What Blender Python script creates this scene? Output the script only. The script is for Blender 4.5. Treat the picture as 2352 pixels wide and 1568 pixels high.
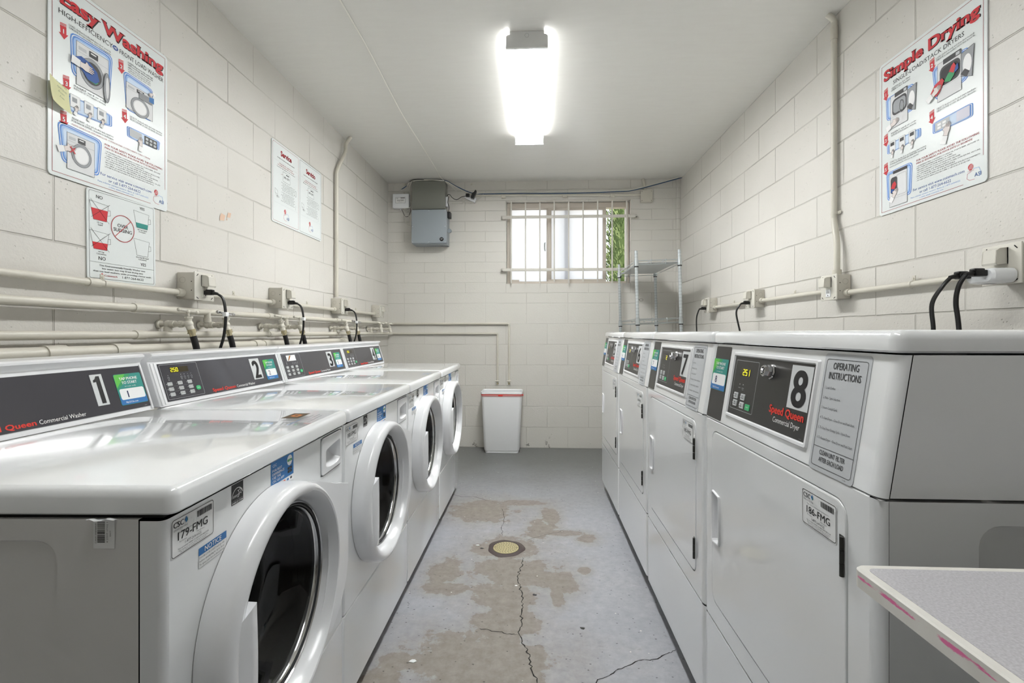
import bpy, bmesh, math, random
from mathutils import Vector, Matrix
PI = math.pi
sc = bpy.context.scene
for o in list(bpy.data.objects): bpy.data.objects.remove(o)
C = sc.collection

# ------------------------------------------------------------------ camera, world, light, exposure
cam_d = bpy.data.cameras.new('camera'); cam = bpy.data.objects.new('camera', cam_d); C.objects.link(cam)
cam.location = (0, 0, 1.1328); cam.rotation_euler = (PI/2, 0, 0.0472)
cam_d.sensor_width = 36; cam_d.lens = 1078.3/2352*36; cam_d.shift_y = -20.16/2352
cam_d.clip_start = .02; sc.camera = cam
sc.view_settings.view_transform = 'Standard'; sc.view_settings.look = 'None'
sc.view_settings.gamma = 1; sc.view_settings.use_curve_mapping = False
sc.view_settings.exposure = 2.94
world = bpy.data.worlds.new('world'); sc.world = world; world.use_nodes = True
bg = world.node_tree.nodes['Background']; bg.inputs[0].default_value = (.90, .95, 1.0, 1); bg.inputs[1].default_value = .21
sun_d = bpy.data.lights.new('sun', 'SUN'); sun_d.energy = 1.1; sun_d.angle = .01; sun_d.color = (1, .95, .86)
sun = bpy.data.objects.new('sun', sun_d); C.objects.link(sun); sun.rotation_euler = (math.radians(38), 0, math.radians(20))
LAMP = 7.2          # lens brightness of the lamp in view
LAMP_ADDED = 2.8     # lens brightness of the added fill lamp over the near machines

XL, XR, YB, YF, ZC = -1.458, 1.418, 4.628, -1.55, 2.625
W = .686

# ------------------------------------------------------------------ materials
def srgb(h):
    if isinstance(h, str):
        c = [int(h[i:i+2], 16)/255 for i in (0, 2, 4)]
    else: c = h
    return tuple(x/12.92 if x <= .04045 else ((x+.055)/1.055)**2.4 for x in c) + (1,)
class Nt:
    def __init__(s, m):
        m.use_nodes = True; s.t = m.node_tree; s.b = s.t.nodes['Principled BSDF']
    def n(s, ty, props=None, **inp):
        nd = s.t.nodes.new(ty)
        for k, v in (props or {}).items(): setattr(nd, k, v)
        for k, v in inp.items():
            key = int(k[1:]) if k[0] == 'i' and k[1:].isdigit() else k.replace('_', ' ')
            s.set(nd.inputs[key], v)
        return nd
    def set(s, sock, v):
        if isinstance(v, bpy.types.NodeSocket): s.t.links.new(v, sock)
        elif isinstance(v, bpy.types.Node): s.t.links.new(v.outputs[0], sock)
        else: sock.default_value = v
    def math(s, op, a, b=None, c=None, clamp=False):
        nd = s.t.nodes.new('ShaderNodeMath'); nd.operation = op; nd.use_clamp = clamp
        for i, v in enumerate((a, b, c)):
            if v is not None: s.set(nd.inputs[i], v)
        return nd.outputs[0]
    def mix(s, f, a, b, bt='MIX'):
        nd = s.t.nodes.new('ShaderNodeMix'); nd.data_type = 'RGBA'; nd.blend_type = bt
        s.set(nd.inputs[0], f); s.set(nd.inputs[6], a); s.set(nd.inputs[7], b)
        return nd.outputs[2]
MATS = {}
def mat(name, col, rough=.5, metal=0, coat=0, spec=.5, emit=None, es=1, bump=0, bscale=200, trans=0, ior=1.45, alpha=1):
    if name in MATS: return MATS[name]
    m = bpy.data.materials.new(name); q = Nt(m); b = q.b
    b.inputs['Base Color'].default_value = srgb(col)
    b.inputs['Roughness'].default_value = rough; b.inputs['Metallic'].default_value = metal
    b.inputs['Coat Weight'].default_value = coat; b.inputs['Coat Roughness'].default_value = .04
    b.inputs['Specular IOR Level'].default_value = spec; b.inputs['IOR'].default_value = ior
    b.inputs['Transmission Weight'].default_value = trans; b.inputs['Alpha'].default_value = alpha
    if emit: b.inputs['Emission Color'].default_value = srgb(emit); b.inputs['Emission Strength'].default_value = es
    tc = q.n('ShaderNodeTexCoord')
    nz = q.n('ShaderNodeTexNoise', Vector=tc.outputs['Object'], Scale=bscale, Detail=3.0)
    if bump:
        bp = q.n('ShaderNodeBump', Strength=bump, Distance=.002, Height=nz.outputs[0]); q.set(b.inputs['Normal'], bp)
    MATS[name] = m
    return m
enamel = mat('white_enamel', 'ECEEEF', .13, coat=.8)
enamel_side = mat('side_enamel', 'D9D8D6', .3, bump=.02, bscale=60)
plastic = mat('white_plastic', 'E9EAEC', .22, coat=.2)
gap = mat('dark_gap', '141414', .8)
panelM = mat('charcoal_panel', '3E3D43', .22, spec=.6, coat=.25)
dpanelM = mat('dryer_panel', '2F2E2D', .32)
black = mat('black_ink', '111113', .5)
dark = mat('dark_grey_ink', '3a3a3c', .5)
grey = mat('grey_ink', '8b8d90', .5)
lgrey = mat('light_grey_ink', 'c2c5c8', .5)
white = mat('white_ink', 'f2f2f2', .5)
paper = mat('paper_white', 'eceded', .45)
offw = mat('label_silver', 'cfd2d3', .35)
red = mat('red_ink', 'e23a2e', .5)
dred = mat('dark_red_ink', 'a3202b', .5)
cred = mat('sign_red', 'cc2630', .5)
green = mat('green_ink', '2f9a5f', .5); lime = mat('lime_ink', '5fc04a', .5); teal = mat('teal_ink', '2c8f86', .5)
blue = mat('blue_ink', '2f74b5', .5); dblue = mat('deep_blue_ink', '1c4f9c', .5); navy = mat('navy_ink', '262a55', .5)
lblue = mat('pale_blue_ink', '9fbfe8', .5); sblue = mat('sign_blue', '5d8fd8', .5); orange = mat('orange_ink', 'e0832c', .5)
brown = mat('brown_ink', '4a3a20', .5); skin = mat('drawn_skin', 'e6dcd8', .5)
poster_w = mat('poster_white', 'E4E9E8', .3)
chrome = mat('chrome', 'c9c9c9', .12, metal=1); zinc = mat('zinc_wire', 'c4cacc', .28, metal=.9)
post_m = mat('zinc_post', 'C6CCCE', .38, metal=.6); groove_m = mat('post_groove', '7f878a', .5)
brass = mat('brass', 'd0c6a6', .25, metal=.9); darkm = mat('hinge_steel', '4a4a47', .35, metal=.8)
rubber = mat('black_rubber', '1d1d1f', .42); seal = mat('grey_rubber', '2a2b2d', .35)
cordM = mat('black_cord', '141414', .38)
boxp = mat('painted_box', 'C9C5BA', .4, bump=.08, bscale=90)
coverp = mat('painted_cover', 'DAD7CD', .38, bump=.08, bscale=120)
pipeM = mat('painted_pipe', 'D3CFC3', .38, bump=.15, bscale=70)
steelgrey = mat('grey_box_blue', '98A0A6', .35, bump=.03); olivegrey = mat('grey_box_olive', '7F8079', .4, bump=.03)
led = mat('led_yellow', '1d1c05', .4, emit='E8E020', es=.4)
dispM = mat('display_window', '3c3521', .2)
gbtn = mat('green_button', '3fb977', .45)
sash_m = mat('window_frame_paint', 'C8BFB4', .45, bump=.1, bscale=60)
bar_m = mat('bar_paint', 'D6D3CB', .4, bump=.1, bscale=80)
stone = mat('drum_steel', '4a4a4a', .3, metal=1)
wirew = mat('white_wire', 'd9d7ce', .45); wireb = mat('blue_wire', '24486e', .45)
plasw = mat('bright_plastic', 'EEF0F2', .25)
yellow = mat('sticky_yellow', 'DEDDAE', .6); gold = mat('drain_brass', 'C0B58C', .4, metal=.2)
drainrim = mat('drain_rim', '4f4442', .55, bump=.5, bscale=80)
redtie = mat('red_tie', 'E0443C', .4); pinktie = mat('pink_bag', 'D9A9A6', .4)
fdum = None; silver = mat('silver_body', 'dfe0e1', .5)
gradg = mat('drawn_grey', '9da0a4', .5)
def lens_material(name, strength):
    m = bpy.data.materials.new(name); q = Nt(m); q.b.inputs['Base Color'].default_value = (.9, .9, .9, 1); q.b.inputs['Roughness'].default_value = .3
    tc = q.n('ShaderNodeTexCoord'); sp = q.n('ShaderNodeSeparateXYZ', Vector=tc.outputs['Object'])
    # two tubes behind the lens: a little brighter over each tube, the wrapped sides glow less
    tw = q.math('ABSOLUTE', q.math('SUBTRACT', q.math('ABSOLUTE', sp.outputs[0]), .052))
    lob = q.math('SUBTRACT', 1.15, q.math('MULTIPLY', tw, 5.0))
    side = q.n('ShaderNodeMapRange', Value=sp.outputs[2], From_Min=-.0798, From_Max=-.072, To_Min=1.0, To_Max=.035)
    q.set(q.b.inputs['Emission Strength'], q.math('MULTIPLY', q.math('MULTIPLY', lob, strength), side.outputs[0])); q.b.inputs['Emission Color'].default_value = (.98, .992, .985, 1)
    return m
lensM = lens_material('lamp_lens', LAMP); lensM_added = lens_material('lamp_lens_added', LAMP_ADDED)

def wall_mat(name, ax, su, sv, half=False, base='DEDBD5'):
    m = bpy.data.materials.new(name); q = Nt(m); b = q.b
    tc = q.n('ShaderNodeTexCoord'); sp = q.n('ShaderNodeSeparateXYZ', Vector=tc.outputs['Object'])
    U = q.math('ADD', sp.outputs[ax], su); V = q.math('ADD', sp.outputs[2], sv)
    # gentle waviness of the joints
    wn = q.n('ShaderNodeTexNoise', Vector=tc.outputs['Object'], Scale=9.0, Detail=2.0)
    V2 = q.math('ADD', V, q.math('MULTIPLY', q.math('SUBTRACT', wn.outputs[0], .5), .006))
    cv = q.n('ShaderNodeCombineXYZ', X=U, Y=V2)
    def brick(rh):
        return q.n('ShaderNodeTexBrick', {'offset': .5, 'offset_frequency': 2}, Vector=cv, Color1=(1, 1, 1, 1), Color2=(1, 1, 1, 1), Mortar=(0, 0, 0, 1),
                   Scale=1.0, Mortar_Size=.0042, Mortar_Smooth=.55, Bias=0.0, Brick_Width=.4064, Row_Height=rh).outputs['Fac']
    fac = brick(.2032)
    if half:
        up = q.math('GREATER_THAN', sp.outputs[2], 1.425)
        f2 = brick(.1016); fac = q.math('ADD', q.math('MULTIPLY', fac, q.math('SUBTRACT', 1.0, up)), q.math('MULTIPLY', f2, up))
    big = q.n('ShaderNodeTexNoise', Vector=tc.outputs['Object'], Scale=2.2, Detail=4.0)
    pres = q.n('ShaderNodeMapRange', Value=big.outputs[0], From_Min=.35, From_Max=.6, To_Min=.25, To_Max=1.0)
    jf = q.math('MULTIPLY', fac, q.math('MULTIPLY', pres.outputs[0], .55 if half else 1.0))
    peel = q.n('ShaderNodeTexNoise', Vector=tc.outputs['Object'], Scale=95.0, Detail=4.0, Roughness=.6)
    vo = q.n('ShaderNodeTexVoronoi', {'feature': 'F1'}, Vector=tc.outputs['Object'], Scale=60.0)
    pit = q.n('ShaderNodeMapRange', Value=vo.outputs['Distance'], From_Min=.06, From_Max=.16, To_Min=1.0, To_Max=0.0)
    pn = q.n('ShaderNodeTexNoise', Vector=tc.outputs['Object'], Scale=14.0, Detail=1.0)
    pitm = q.math('MULTIPLY', pit.outputs[0], q.math('GREATER_THAN', pn.outputs[0], .56))
    h = q.math('SUBTRACT', q.math('MULTIPLY', peel.outputs[0], .35), q.math('MULTIPLY', jf, 1.3))
    h = q.math('SUBTRACT', h, q.math('MULTIPLY', pitm, .5))
    bp = q.n('ShaderNodeBump', Strength=.75, Distance=.0045, Height=h); q.set(b.inputs['Normal'], bp)
    dn = q.n('ShaderNodeTexNoise', Vector=tc.outputs['Object'], Scale=1.3, Detail=5.0)
    c0 = q.mix(q.n('ShaderNodeMapRange', Value=dn.outputs[0], From_Min=.3, From_Max=.7).outputs[0], srgb(base), srgb('D5D2CB'))
    c1 = q.mix(q.math('MULTIPLY', jf, .42), c0, srgb('8f8a7e'))
    # old scuffs and knocks, denser towards the floor where the paint has failed
    sn = q.n('ShaderNodeTexNoise', Vector=tc.outputs['Object'], Scale=7.0, Detail=8.0, Roughness=.75)
    low = q.n('ShaderNodeMapRange', Value=sp.outputs[2], From_Min=0.0, From_Max=.25, To_Min=.565, To_Max=.715)
    sc_ = q.n('ShaderNodeMapRange', Value=q.math('SUBTRACT', sn.outputs[0], low.outputs[0]), From_Min=0.0, From_Max=.03)
    c2 = q.mix(q.math('MULTIPLY', sc_.outputs[0], .8), c1, srgb('77726a'))
    q.set(b.inputs['Base Color'], c2); b.inputs['Roughness'].default_value = .42
    return m
M_left = wall_mat('block_wall_left', 1, .2676, .012)
M_right = wall_mat('block_wall_right', 1, .2158, .016)
M_back = wall_mat('block_wall_back', 0, .28, 0, True, 'DAD7D1')
M_front = wall_mat('block_wall_front', 0, .1, 0)

m = M_ceil = bpy.data.materials.new('ceiling_paint'); q = Nt(m)
tc = q.n('ShaderNodeTexCoord')
mp = q.n('ShaderNodeMapping', Vector=tc.outputs['Object'], Scale=(1.0, 6.0, 1.0))
n1 = q.n('ShaderNodeTexNoise', Vector=mp, Scale=7.0, Detail=5.0); n2 = q.n('ShaderNodeTexNoise', Vector=tc.outputs['Object'], Scale=45.0, Detail=3.0)
h = q.math('ADD', q.math('MULTIPLY', n1.outputs[0], .5), q.math('MULTIPLY', n2.outputs[0], .25))
q.set(q.b.inputs['Normal'], q.n('ShaderNodeBump', Strength=.3, Distance=.004, Height=h))
q.set(q.b.inputs['Base Color'], q.mix(n1.outputs[0], srgb('E2E0DB'), srgb('E8E7E2'))); q.b.inputs['Roughness'].default_value = .33

def floor_material():
    m = bpy.data.materials.new('painted_concrete'); q = Nt(m)
    tc = q.n('ShaderNodeTexCoord'); P = tc.outputs['Object']
    warp = q.n('ShaderNodeTexNoise', Vector=P, Scale=9.0, Detail=9.0, Roughness=.68)
    warp2 = q.n('ShaderNodeTexNoise', Vector=P, Scale=2.6, Detail=3.0)
    # worn-through patches where people walk, around and below the drain
    ell = [(-.33, 2.98, .20, .17), (-.07, 3.13, .15, .05), (.10, 2.90, .05, .15), (.03, 2.72, .07, .12), (.16, 2.66, .12, .035), (.29, 2.60, .05, .05), (-.15, 2.46, .17, .13),
           (-.10, 2.24, .19, .13), (.04, 2.18, .10, .08), (.13, 2.14, .07, .09), (.10, 2.02, .03, .06), (-.13, 2.02, .14, .12), (-.11, 1.82, .12, .16), (-.19, 1.62, .25, .15), (-.10, 1.52, .16, .14),
           (-.42, 2.21, .08, .12), (-.40, 2.07, .09, .05), (.24, 2.25, .028, .04), (-.47, 1.60, .05, .05), (-.50, 1.50, .09, .06), (.016, 1.69, .02, .02), (-.2, 1.45, .2, .12)]
    d = None
    for cx, cy, rx, ry in ell:
        v = q.n('ShaderNodeVectorMath', {'operation': 'SUBTRACT'}, i0=P, i1=(cx, cy, 0))
        s_ = q.n('ShaderNodeVectorMath', {'operation': 'MULTIPLY'}, i0=v.outputs[0], i1=(1/rx, 1/ry, 0))
        L = q.n('ShaderNodeVectorMath', {'operation': 'LENGTH'}, i0=s_.outputs[0])
        d = L.outputs['Value'] if d is None else q.math('MINIMUM', d, L.outputs['Value'])
    d = q.math('ADD', d, q.math('MULTIPLY', q.math('SUBTRACT', warp.outputs[0], .5), 2.6))
    mask = q.n('ShaderNodeMapRange', Value=d, From_Min=.95, From_Max=1.06, To_Min=.85, To_Max=0.0).outputs[0]
    # faded film of paint near the patches
    film = q.n('ShaderNodeMapRange', Value=d, From_Min=1.0, From_Max=2.3, To_Min=.45, To_Max=0.0).outputs[0]
    fine = q.n('ShaderNodeTexNoise', Vector=P, Scale=28.0, Detail=10.0, Roughness=.7)
    cp = q.mix(q.n('ShaderNodeMapRange', Value=warp2.outputs[0], From_Min=.3, From_Max=.7).outputs[0], srgb('A6A8AE'), srgb('B4B4B8'))
    cp = q.mix(q.n('ShaderNodeMapRange', Value=fine.outputs[0], From_Min=.35, From_Max=.7).outputs[0], cp, srgb('9a9ca2'))
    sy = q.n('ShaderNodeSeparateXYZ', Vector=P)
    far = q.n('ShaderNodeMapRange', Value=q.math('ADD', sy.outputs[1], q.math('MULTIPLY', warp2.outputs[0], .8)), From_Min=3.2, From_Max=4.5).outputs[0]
    cp = q.mix(q.math('MULTIPLY', far, .85), cp, srgb('5f605d'))     # floor colour darkens towards the far wall
    cc = q.mix(q.n('ShaderNodeMapRange', Value=fine.outputs[0], From_Min=.3, From_Max=.7).outputs[0], srgb('9A9289'), srgb('7f766c'))
    c = q.mix(film, cp, cc); c = q.mix(mask, c, cc)
    # dark pits and nicks
    vo = q.n('ShaderNodeTexVoronoi', Vector=q.n('ShaderNodeMapping', Vector=P, Scale=(1, 1.6, 1)), Scale=26.0, Randomness=1.0)
    vo2 = q.n('ShaderNodeTexNoise', Vector=P, Scale=60.0, Detail=6.0, Roughness=.8)
    nick = q.n('ShaderNodeMapRange', Value=q.math('ADD', vo.outputs['Distance'], q.math('MULTIPLY', vo2.outputs[0], .35)), From_Min=.245, From_Max=.285, To_Min=1.0, To_Max=0.0).outputs[0]
    c = q.mix(q.math('MULTIPLY', nick, .75), c, srgb('3d3b39'))
    sm = q.n('ShaderNodeTexNoise', Vector=q.n('ShaderNodeMapping', Vector=P, Scale=(1, 2.2, 1), Rotation=(0, 0, .5)), Scale=16.0, Detail=12.0, Roughness=.85)
    smk = q.n('ShaderNodeMapRange', Value=sm.outputs[0], From_Min=.565, From_Max=.66, To_Max=.6).outputs[0]
    c = q.mix(smk, c, srgb('6e6c68'))
    # flecks of white paint
    vw = q.n('ShaderNodeTexVoronoi', Vector=q.n('ShaderNodeMapping', Vector=P, Location=(3.1, 1.7, 0)), Scale=14.0)
    wf = q.n('ShaderNodeMapRange', Value=q.math('ADD', vw.outputs['Distance'], q.math('MULTIPLY', vo2.outputs[0], .12)), From_Min=.095, From_Max=.11, To_Min=1.0, To_Max=0.0).outputs[0]
    c = q.mix(wf, c, srgb('dcdad3'))
    q.set(q.b.inputs['Base Color'], c)
    r = q.n('ShaderNodeMapRange', Value=mask, To_Min=.42, To_Max=.6).outputs[0]; q.set(q.b.inputs['Roughness'], r)
    h = q.math('ADD', q.math('MULTIPLY', fine.outputs[0], .5), q.math('MULTIPLY', mask, -.25)); h = q.math('SUBTRACT', h, q.math('MULTIPLY', nick, .5))
    q.set(q.b.inputs['Normal'], q.n('ShaderNodeBump', Strength=.5, Distance=.003, Height=h))
    return m
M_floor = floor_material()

m = M_table = bpy.data.materials.new('speckled_laminate'); q = Nt(m); tc = q.n('ShaderNodeTexCoord')
n1 = q.n('ShaderNodeTexNoise', Vector=tc.outputs['Object'], Scale=420.0, Detail=2.0); n2 = q.n('ShaderNodeTexNoise', Vector=tc.outputs['Object'], Scale=5.0)
c = q.mix(q.n('ShaderNodeMapRange', Value=n1.outputs[0], From_Min=.35, From_Max=.65).outputs[0], srgb('AFADB1'), srgb('C3C1C5'))
q.set(q.b.inputs['Base Color'], c); q.b.inputs['Roughness'].default_value = .3
m = M_edge = bpy.data.materials.new('worn_edge'); q = Nt(m); tc = q.n('ShaderNodeTexCoord'); sp = q.n('ShaderNodeSeparateXYZ', Vector=tc.outputs['Object'])
n1 = q.n('ShaderNodeTexNoise', Vector=q.n('ShaderNodeMapping', Vector=tc.outputs['Object'], Scale=(4, 1, 4)), Scale=22.0, Detail=6.0, Roughness=.7)
# a pink pen line that wanders along the edge, strongest near the open end
ln = q.math('ABSOLUTE', q.math('SUBTRACT', sp.outputs[2], .8635))
k1 = q.n('ShaderNodeMapRange', Value=ln, From_Min=.001, From_Max=.005, To_Min=.30, To_Max=0.0).outputs[0]
k2 = q.n('ShaderNodeMapRange', Value=sp.outputs[1], From_Min=.36, From_Max=.56, To_Min=.13, To_Max=-.02).outputs[0]
pk = q.n('ShaderNodeMapRange', Value=q.math('ADD', n1.outputs[0], q.math('ADD', k1, k2)), From_Min=.80, From_Max=.86).outputs[0]
n3 = q.n('ShaderNodeTexNoise', Vector=tc.outputs['Object'], Scale=40.0, Detail=6.0)
c = q.mix(n3.outputs[0], srgb('E6E4DF'), srgb('CFCCC4')); q.set(q.b.inputs['Base Color'], q.mix(pk, c, srgb('E274A6'))); q.b.inputs['Roughness'].default_value = .5
glassM = mat('door_glass', 'c8cccc', .02, trans=1.0)
m = paneM = bpy.data.materials.new('frosted_pane'); q = Nt(m)
tr = q.n('ShaderNodeBsdfTranslucent', Color=(.93, .94, .97, 1)); tp = q.n('ShaderNodeBsdfTransparent', Color=(.9, .92, .95, 1)); mx = q.n('ShaderNodeMixShader', Fac=.25)
q.t.links.new(tr.outputs[0], mx.inputs[1]); q.t.links.new(tp.outputs[0], mx.inputs[2])
q.t.links.new(mx.outputs[0], q.t.nodes['Material Output'].inputs[0])
tc = q.n('ShaderNodeTexCoord'); nz = q.n('ShaderNodeTexNoise', Vector=tc.outputs['Object'], Scale=300.0); q.set(tr.inputs['Normal'], q.n('ShaderNodeBump', Strength=.2, Distance=.001, Height=nz.outputs[0]))
m = leafM = bpy.data.materials.new('cypress_leaf'); q = Nt(m); tc = q.n('ShaderNodeTexCoord')
nz = q.n('ShaderNodeTexNoise', Vector=tc.outputs['Object'], Scale=4.0, Detail=5.0)
q.set(q.b.inputs['Base Color'], q.mix(q.n('ShaderNodeMapRange', Value=nz.outputs[0], From_Min=.35, From_Max=.65).outputs[0], srgb('54683a'), srgb('a3b37c'))); q.b.inputs['Roughness'].default_value = .7

# ------------------------------------------------------------------ mesh builder
class Fr:
    def __init__(s, O, U, V):
        s.O, s.U, s.V = Vector(O), Vector(U).normalized(), Vector(V).normalized(); s.N = s.U.cross(s.V)
    def p(s, u, v, n=0): return s.O + s.U*u + s.V*v + s.N*n
    def sub(s, u, v, n=0, a=0):
        ca, sa = math.cos(a), math.sin(a)
        return Fr(s.p(u, v, n), s.U*ca + s.V*sa, s.V*ca - s.U*sa)
ID = Fr((0, 0, 0), (1, 0, 0), (0, 1, 0))
def rr(u0, v0, u1, v1, r=0, seg=4):
    if r <= 0: return [(u0, v0), (u1, v0), (u1, v1), (u0, v1)]
    P = []
    for cx, cy, a in ((u1-r, v0+r, -90), (u1-r, v1-r, 0), (u0+r, v1-r, 90), (u0+r, v0+r, 180)):
        for i in range(seg+1):
            t = math.radians(a + 90*i/seg); P.append((cx+r*math.cos(t), cy+r*math.sin(t)))
    return P
def circ(u, v, r, seg=24, ry=None, a0=0, a1=2*PI):
    ry = ry or r
    full = abs(a1-a0-2*PI) < 1e-6
    n = seg if full else seg+1
    return [(u+r*math.cos(a0+(a1-a0)*i/seg), v+ry*math.sin(a0+(a1-a0)*i/seg)) for i in range(n)]
TXT = {}
def glyphs(s, bold, serif, res):
    k = (s, bold, serif, res)
    if k in TXT: return TXT[k]
    cu = bpy.data.curves.new('t', 'FONT'); cu.body = s; cu.size = 1; cu.offset = bold; cu.resolution_u = res
    ob = bpy.data.objects.new('t', cu); me = bpy.data.meshes.new_from_object(ob)
    vs = [(v.co.x, v.co.y) for v in me.vertices]; fs = [tuple(p.vertices) for p in me.polygons]
    if serif:
        cnt = {}
        for f in fs:
            for i in range(len(f)):
                e = (f[i], f[(i+1) % len(f)]); kk = (min(e), max(e)); cnt.setdefault(kk, []).append(f)
        for (a, b), ff in list(cnt.items()):
            if len(ff) != 1: continue
            A, B = vs[a], vs[b]; L = abs(A[0]-B[0])
            if abs(A[1]-B[1]) < .004 and .05 < L < .22:
                cy = sum(vs[i][1] for i in ff[0])/len(ff[0]); y = A[1]; up = cy > y
                if not (abs(y) < .05 or y > .48 or y < -.15): continue
                x0, x1 = min(A[0], B[0]), max(A[0], B[0]); e = .055; t = .06 if up else -.06
                n = len(vs); vs += [(x0-e, y), (x1+e, y), (x1+e*.6, y+t), (x0-e*.6, y+t)]
                fs.append((n, n+1, n+2, n+3) if up else (n+3, n+2, n+1, n))
    bpy.data.objects.remove(ob); bpy.data.curves.remove(cu); bpy.data.meshes.remove(me)
    xs = [v[0] for v in vs] or [0]
    TXT[k] = (vs, fs, min(xs), max(xs)); return TXT[k]
class MB:
    def __init__(s): s.v, s.f, s.m, s.mats = [], [], [], []
    def mi(s, m):
        if m not in s.mats: s.mats.append(m)
        return s.mats.index(m)
    def add(s, vs, fs, m):
        n = len(s.v); k = s.mi(m); s.v += [tuple(v) for v in vs]
        for f in fs: s.f.append(tuple(i+n for i in f)); s.m.append(k)
    def poly(s, pts, m): s.add(pts, [tuple(range(len(pts)))], m)
    def P(s, fr, pts, n, m): s.poly([fr.p(u, v, n) for u, v in pts], m)
    def prism(s, fr, pts, n0, n1, m, cap0=True):
        k = len(pts); a = [fr.p(u, v, n0) for u, v in pts]; b = [fr.p(u, v, n1) for u, v in pts]
        fs = [tuple(range(k, 2*k))] + [(i, (i+1) % k, k+(i+1) % k, k+i) for i in range(k)]
        if cap0: fs.append(tuple(reversed(range(k))))
        s.add(a+b, fs, m)
    def slab(s, fr, u0, v0, u1, v1, n0, n1, m, r=0, bev=0, seg=4):
        if bev:
            A = rr(u0, v0, u1, v1, r, seg) if r else rr(u0, v0, u1, v1)
            B = rr(u0+bev, v0+bev, u1-bev, v1-bev, max(r-bev, .0001) if r else 0, seg)
            s.loft([[fr.p(u, v, n0) for u, v in A], [fr.p(u, v, n1-bev) for u, v in A],
                    [fr.p(u+(bu-u)*.3, v+(bv-v)*.3, n1-bev*.3) for (u, v), (bu, bv) in zip(A, B)], [fr.p(u, v, n1) for u, v in B]], m)
        else: s.prism(fr, rr(u0, v0, u1, v1, r, seg), n0, n1, m)
    def loft(s, rings, m, cap0=True, cap1=True, closed=True):
        k = len(rings[0]); vs = [p for r in rings for p in r]; fs = []
        for j in range(len(rings)-1):
            for i in range(k if closed else k-1):
                a, b = j*k+i, j*k+(i+1) % k; fs.append((a, b, b+k, a+k))
        if cap0: fs.append(tuple(reversed(range(k))))
        if cap1: fs.append(tuple(range((len(rings)-1)*k, len(rings)*k)))
        s.add(vs, fs, m)
    def outline(s, fr, pts, w, n, m, closed=True):
        k = len(pts)
        for i in range(k if closed else k-1):
            a, b = pts[i], pts[(i+1) % k]; dx, dy = b[0]-a[0], b[1]-a[1]; L = math.hypot(dx, dy)
            if L < 1e-7: continue
            ex, ey = dx/L*w/2, dy/L*w/2
            s.P(fr, [(a[0]-ex+ey, a[1]-ey-ex), (b[0]+ex+ey, b[1]+ey-ex), (b[0]+ex-ey, b[1]+ey+ex), (a[0]-ex-ey, a[1]-ey+ex)], n, m)
    def lathe(s, fr, prof, m, seg=48, a0=0, a1=2*PI, cap=False):
        full = abs(a1-a0-2*PI) < 1e-6; k = seg if full else seg+1
        rings = [[fr.p(r*math.cos(a0+(a1-a0)*i/seg), r*math.sin(a0+(a1-a0)*i/seg), n) for i in range(k)] for r, n in prof]
        s.loft(rings, m, cap, cap, closed=full)
    def cyl(s, a, b, r, m, seg=16, r2=None, caps=True):
        a, b = Vector(a), Vector(b); d = (b-a).normalized(); x = d.orthogonal().normalized(); y = d.cross(x); r2 = r if r2 is None else r2
        s.loft([[a+(x*math.cos(2*PI*i/seg)+y*math.sin(2*PI*i/seg))*r for i in range(seg)], [b+(x*math.cos(2*PI*i/seg)+y*math.sin(2*PI*i/seg))*r2 for i in range(seg)]], m, caps, caps)
    def tube(s, pts, r, m, seg=10, sub=6, smooth=True):
        pts = [Vector(p) for p in pts]; path = pts
        if smooth and len(pts) > 2:
            path = []
            for i in range(len(pts)-1):
                p0, p1, p2, p3 = pts[max(i-1, 0)], pts[i], pts[i+1], pts[min(i+2, len(pts)-1)]
                for j in range(sub):
                    t = j/sub; path.append(.5*((2*p1)+(p2-p0)*t+(2*p0-5*p1+4*p2-p3)*t*t+(3*p1-p0-3*p2+p3)*t**3))
            path.append(pts[-1])
        rings = []; x = None
        for i, p in enumerate(path):
            d = (path[min(i+1, len(path)-1)]-path[max(i-1, 0)]).normalized()
            if x is None: x = d.orthogonal().normalized()
            x = (x - d*x.dot(d)).normalized(); y = d.cross(x)
            rings.append([p+(x*math.cos(2*PI*k/seg)+y*math.sin(2*PI*k/seg))*r for k in range(seg)])
        s.loft(rings, m)
    def sphere(s, c, r, m, sx=1, sy=1, sz=1, seg=12):
        prof = [(math.sin(PI*i/8), -math.cos(PI*i/8)) for i in range(9)]
        rings = [[(c[0]+max(a, .001)*r*sx*math.cos(2*PI*k/seg), c[1]+max(a, .001)*r*sy*math.sin(2*PI*k/seg), c[2]+b*r*sz) for k in range(seg)] for a, b in prof]
        s.loft(rings, m)
    def box(s, x0, x1, y0, y1, z0, z1, m, bev=0, seg=2):
        if bev:
            bm = bmesh.new(); bmesh.ops.create_cube(bm, size=1)
            for v in bm.verts: v.co = Vector(((x0+x1)/2+v.co.x*(x1-x0), (y0+y1)/2+v.co.y*(y1-y0), (z0+z1)/2+v.co.z*(z1-z0)))
            bmesh.ops.bevel(bm, geom=bm.edges[:], offset=bev, segments=seg, profile=.5, affect='EDGES')
            bm.verts.index_update(); s.add([v.co.copy() for v in bm.verts], [tuple(v.index for v in f.verts) for f in bm.faces], m); bm.free()
        else:
            s.add([(x0, y0, z0), (x1, y0, z0), (x1, y1, z0), (x0, y1, z0), (x0, y0, z1), (x1, y0, z1), (x1, y1, z1), (x0, y1, z1)],
                  [(0, 3, 2, 1), (4, 5, 6, 7), (0, 1, 5, 4), (1, 2, 6, 5), (2, 3, 7, 6), (3, 0, 4, 7)], m)
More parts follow.
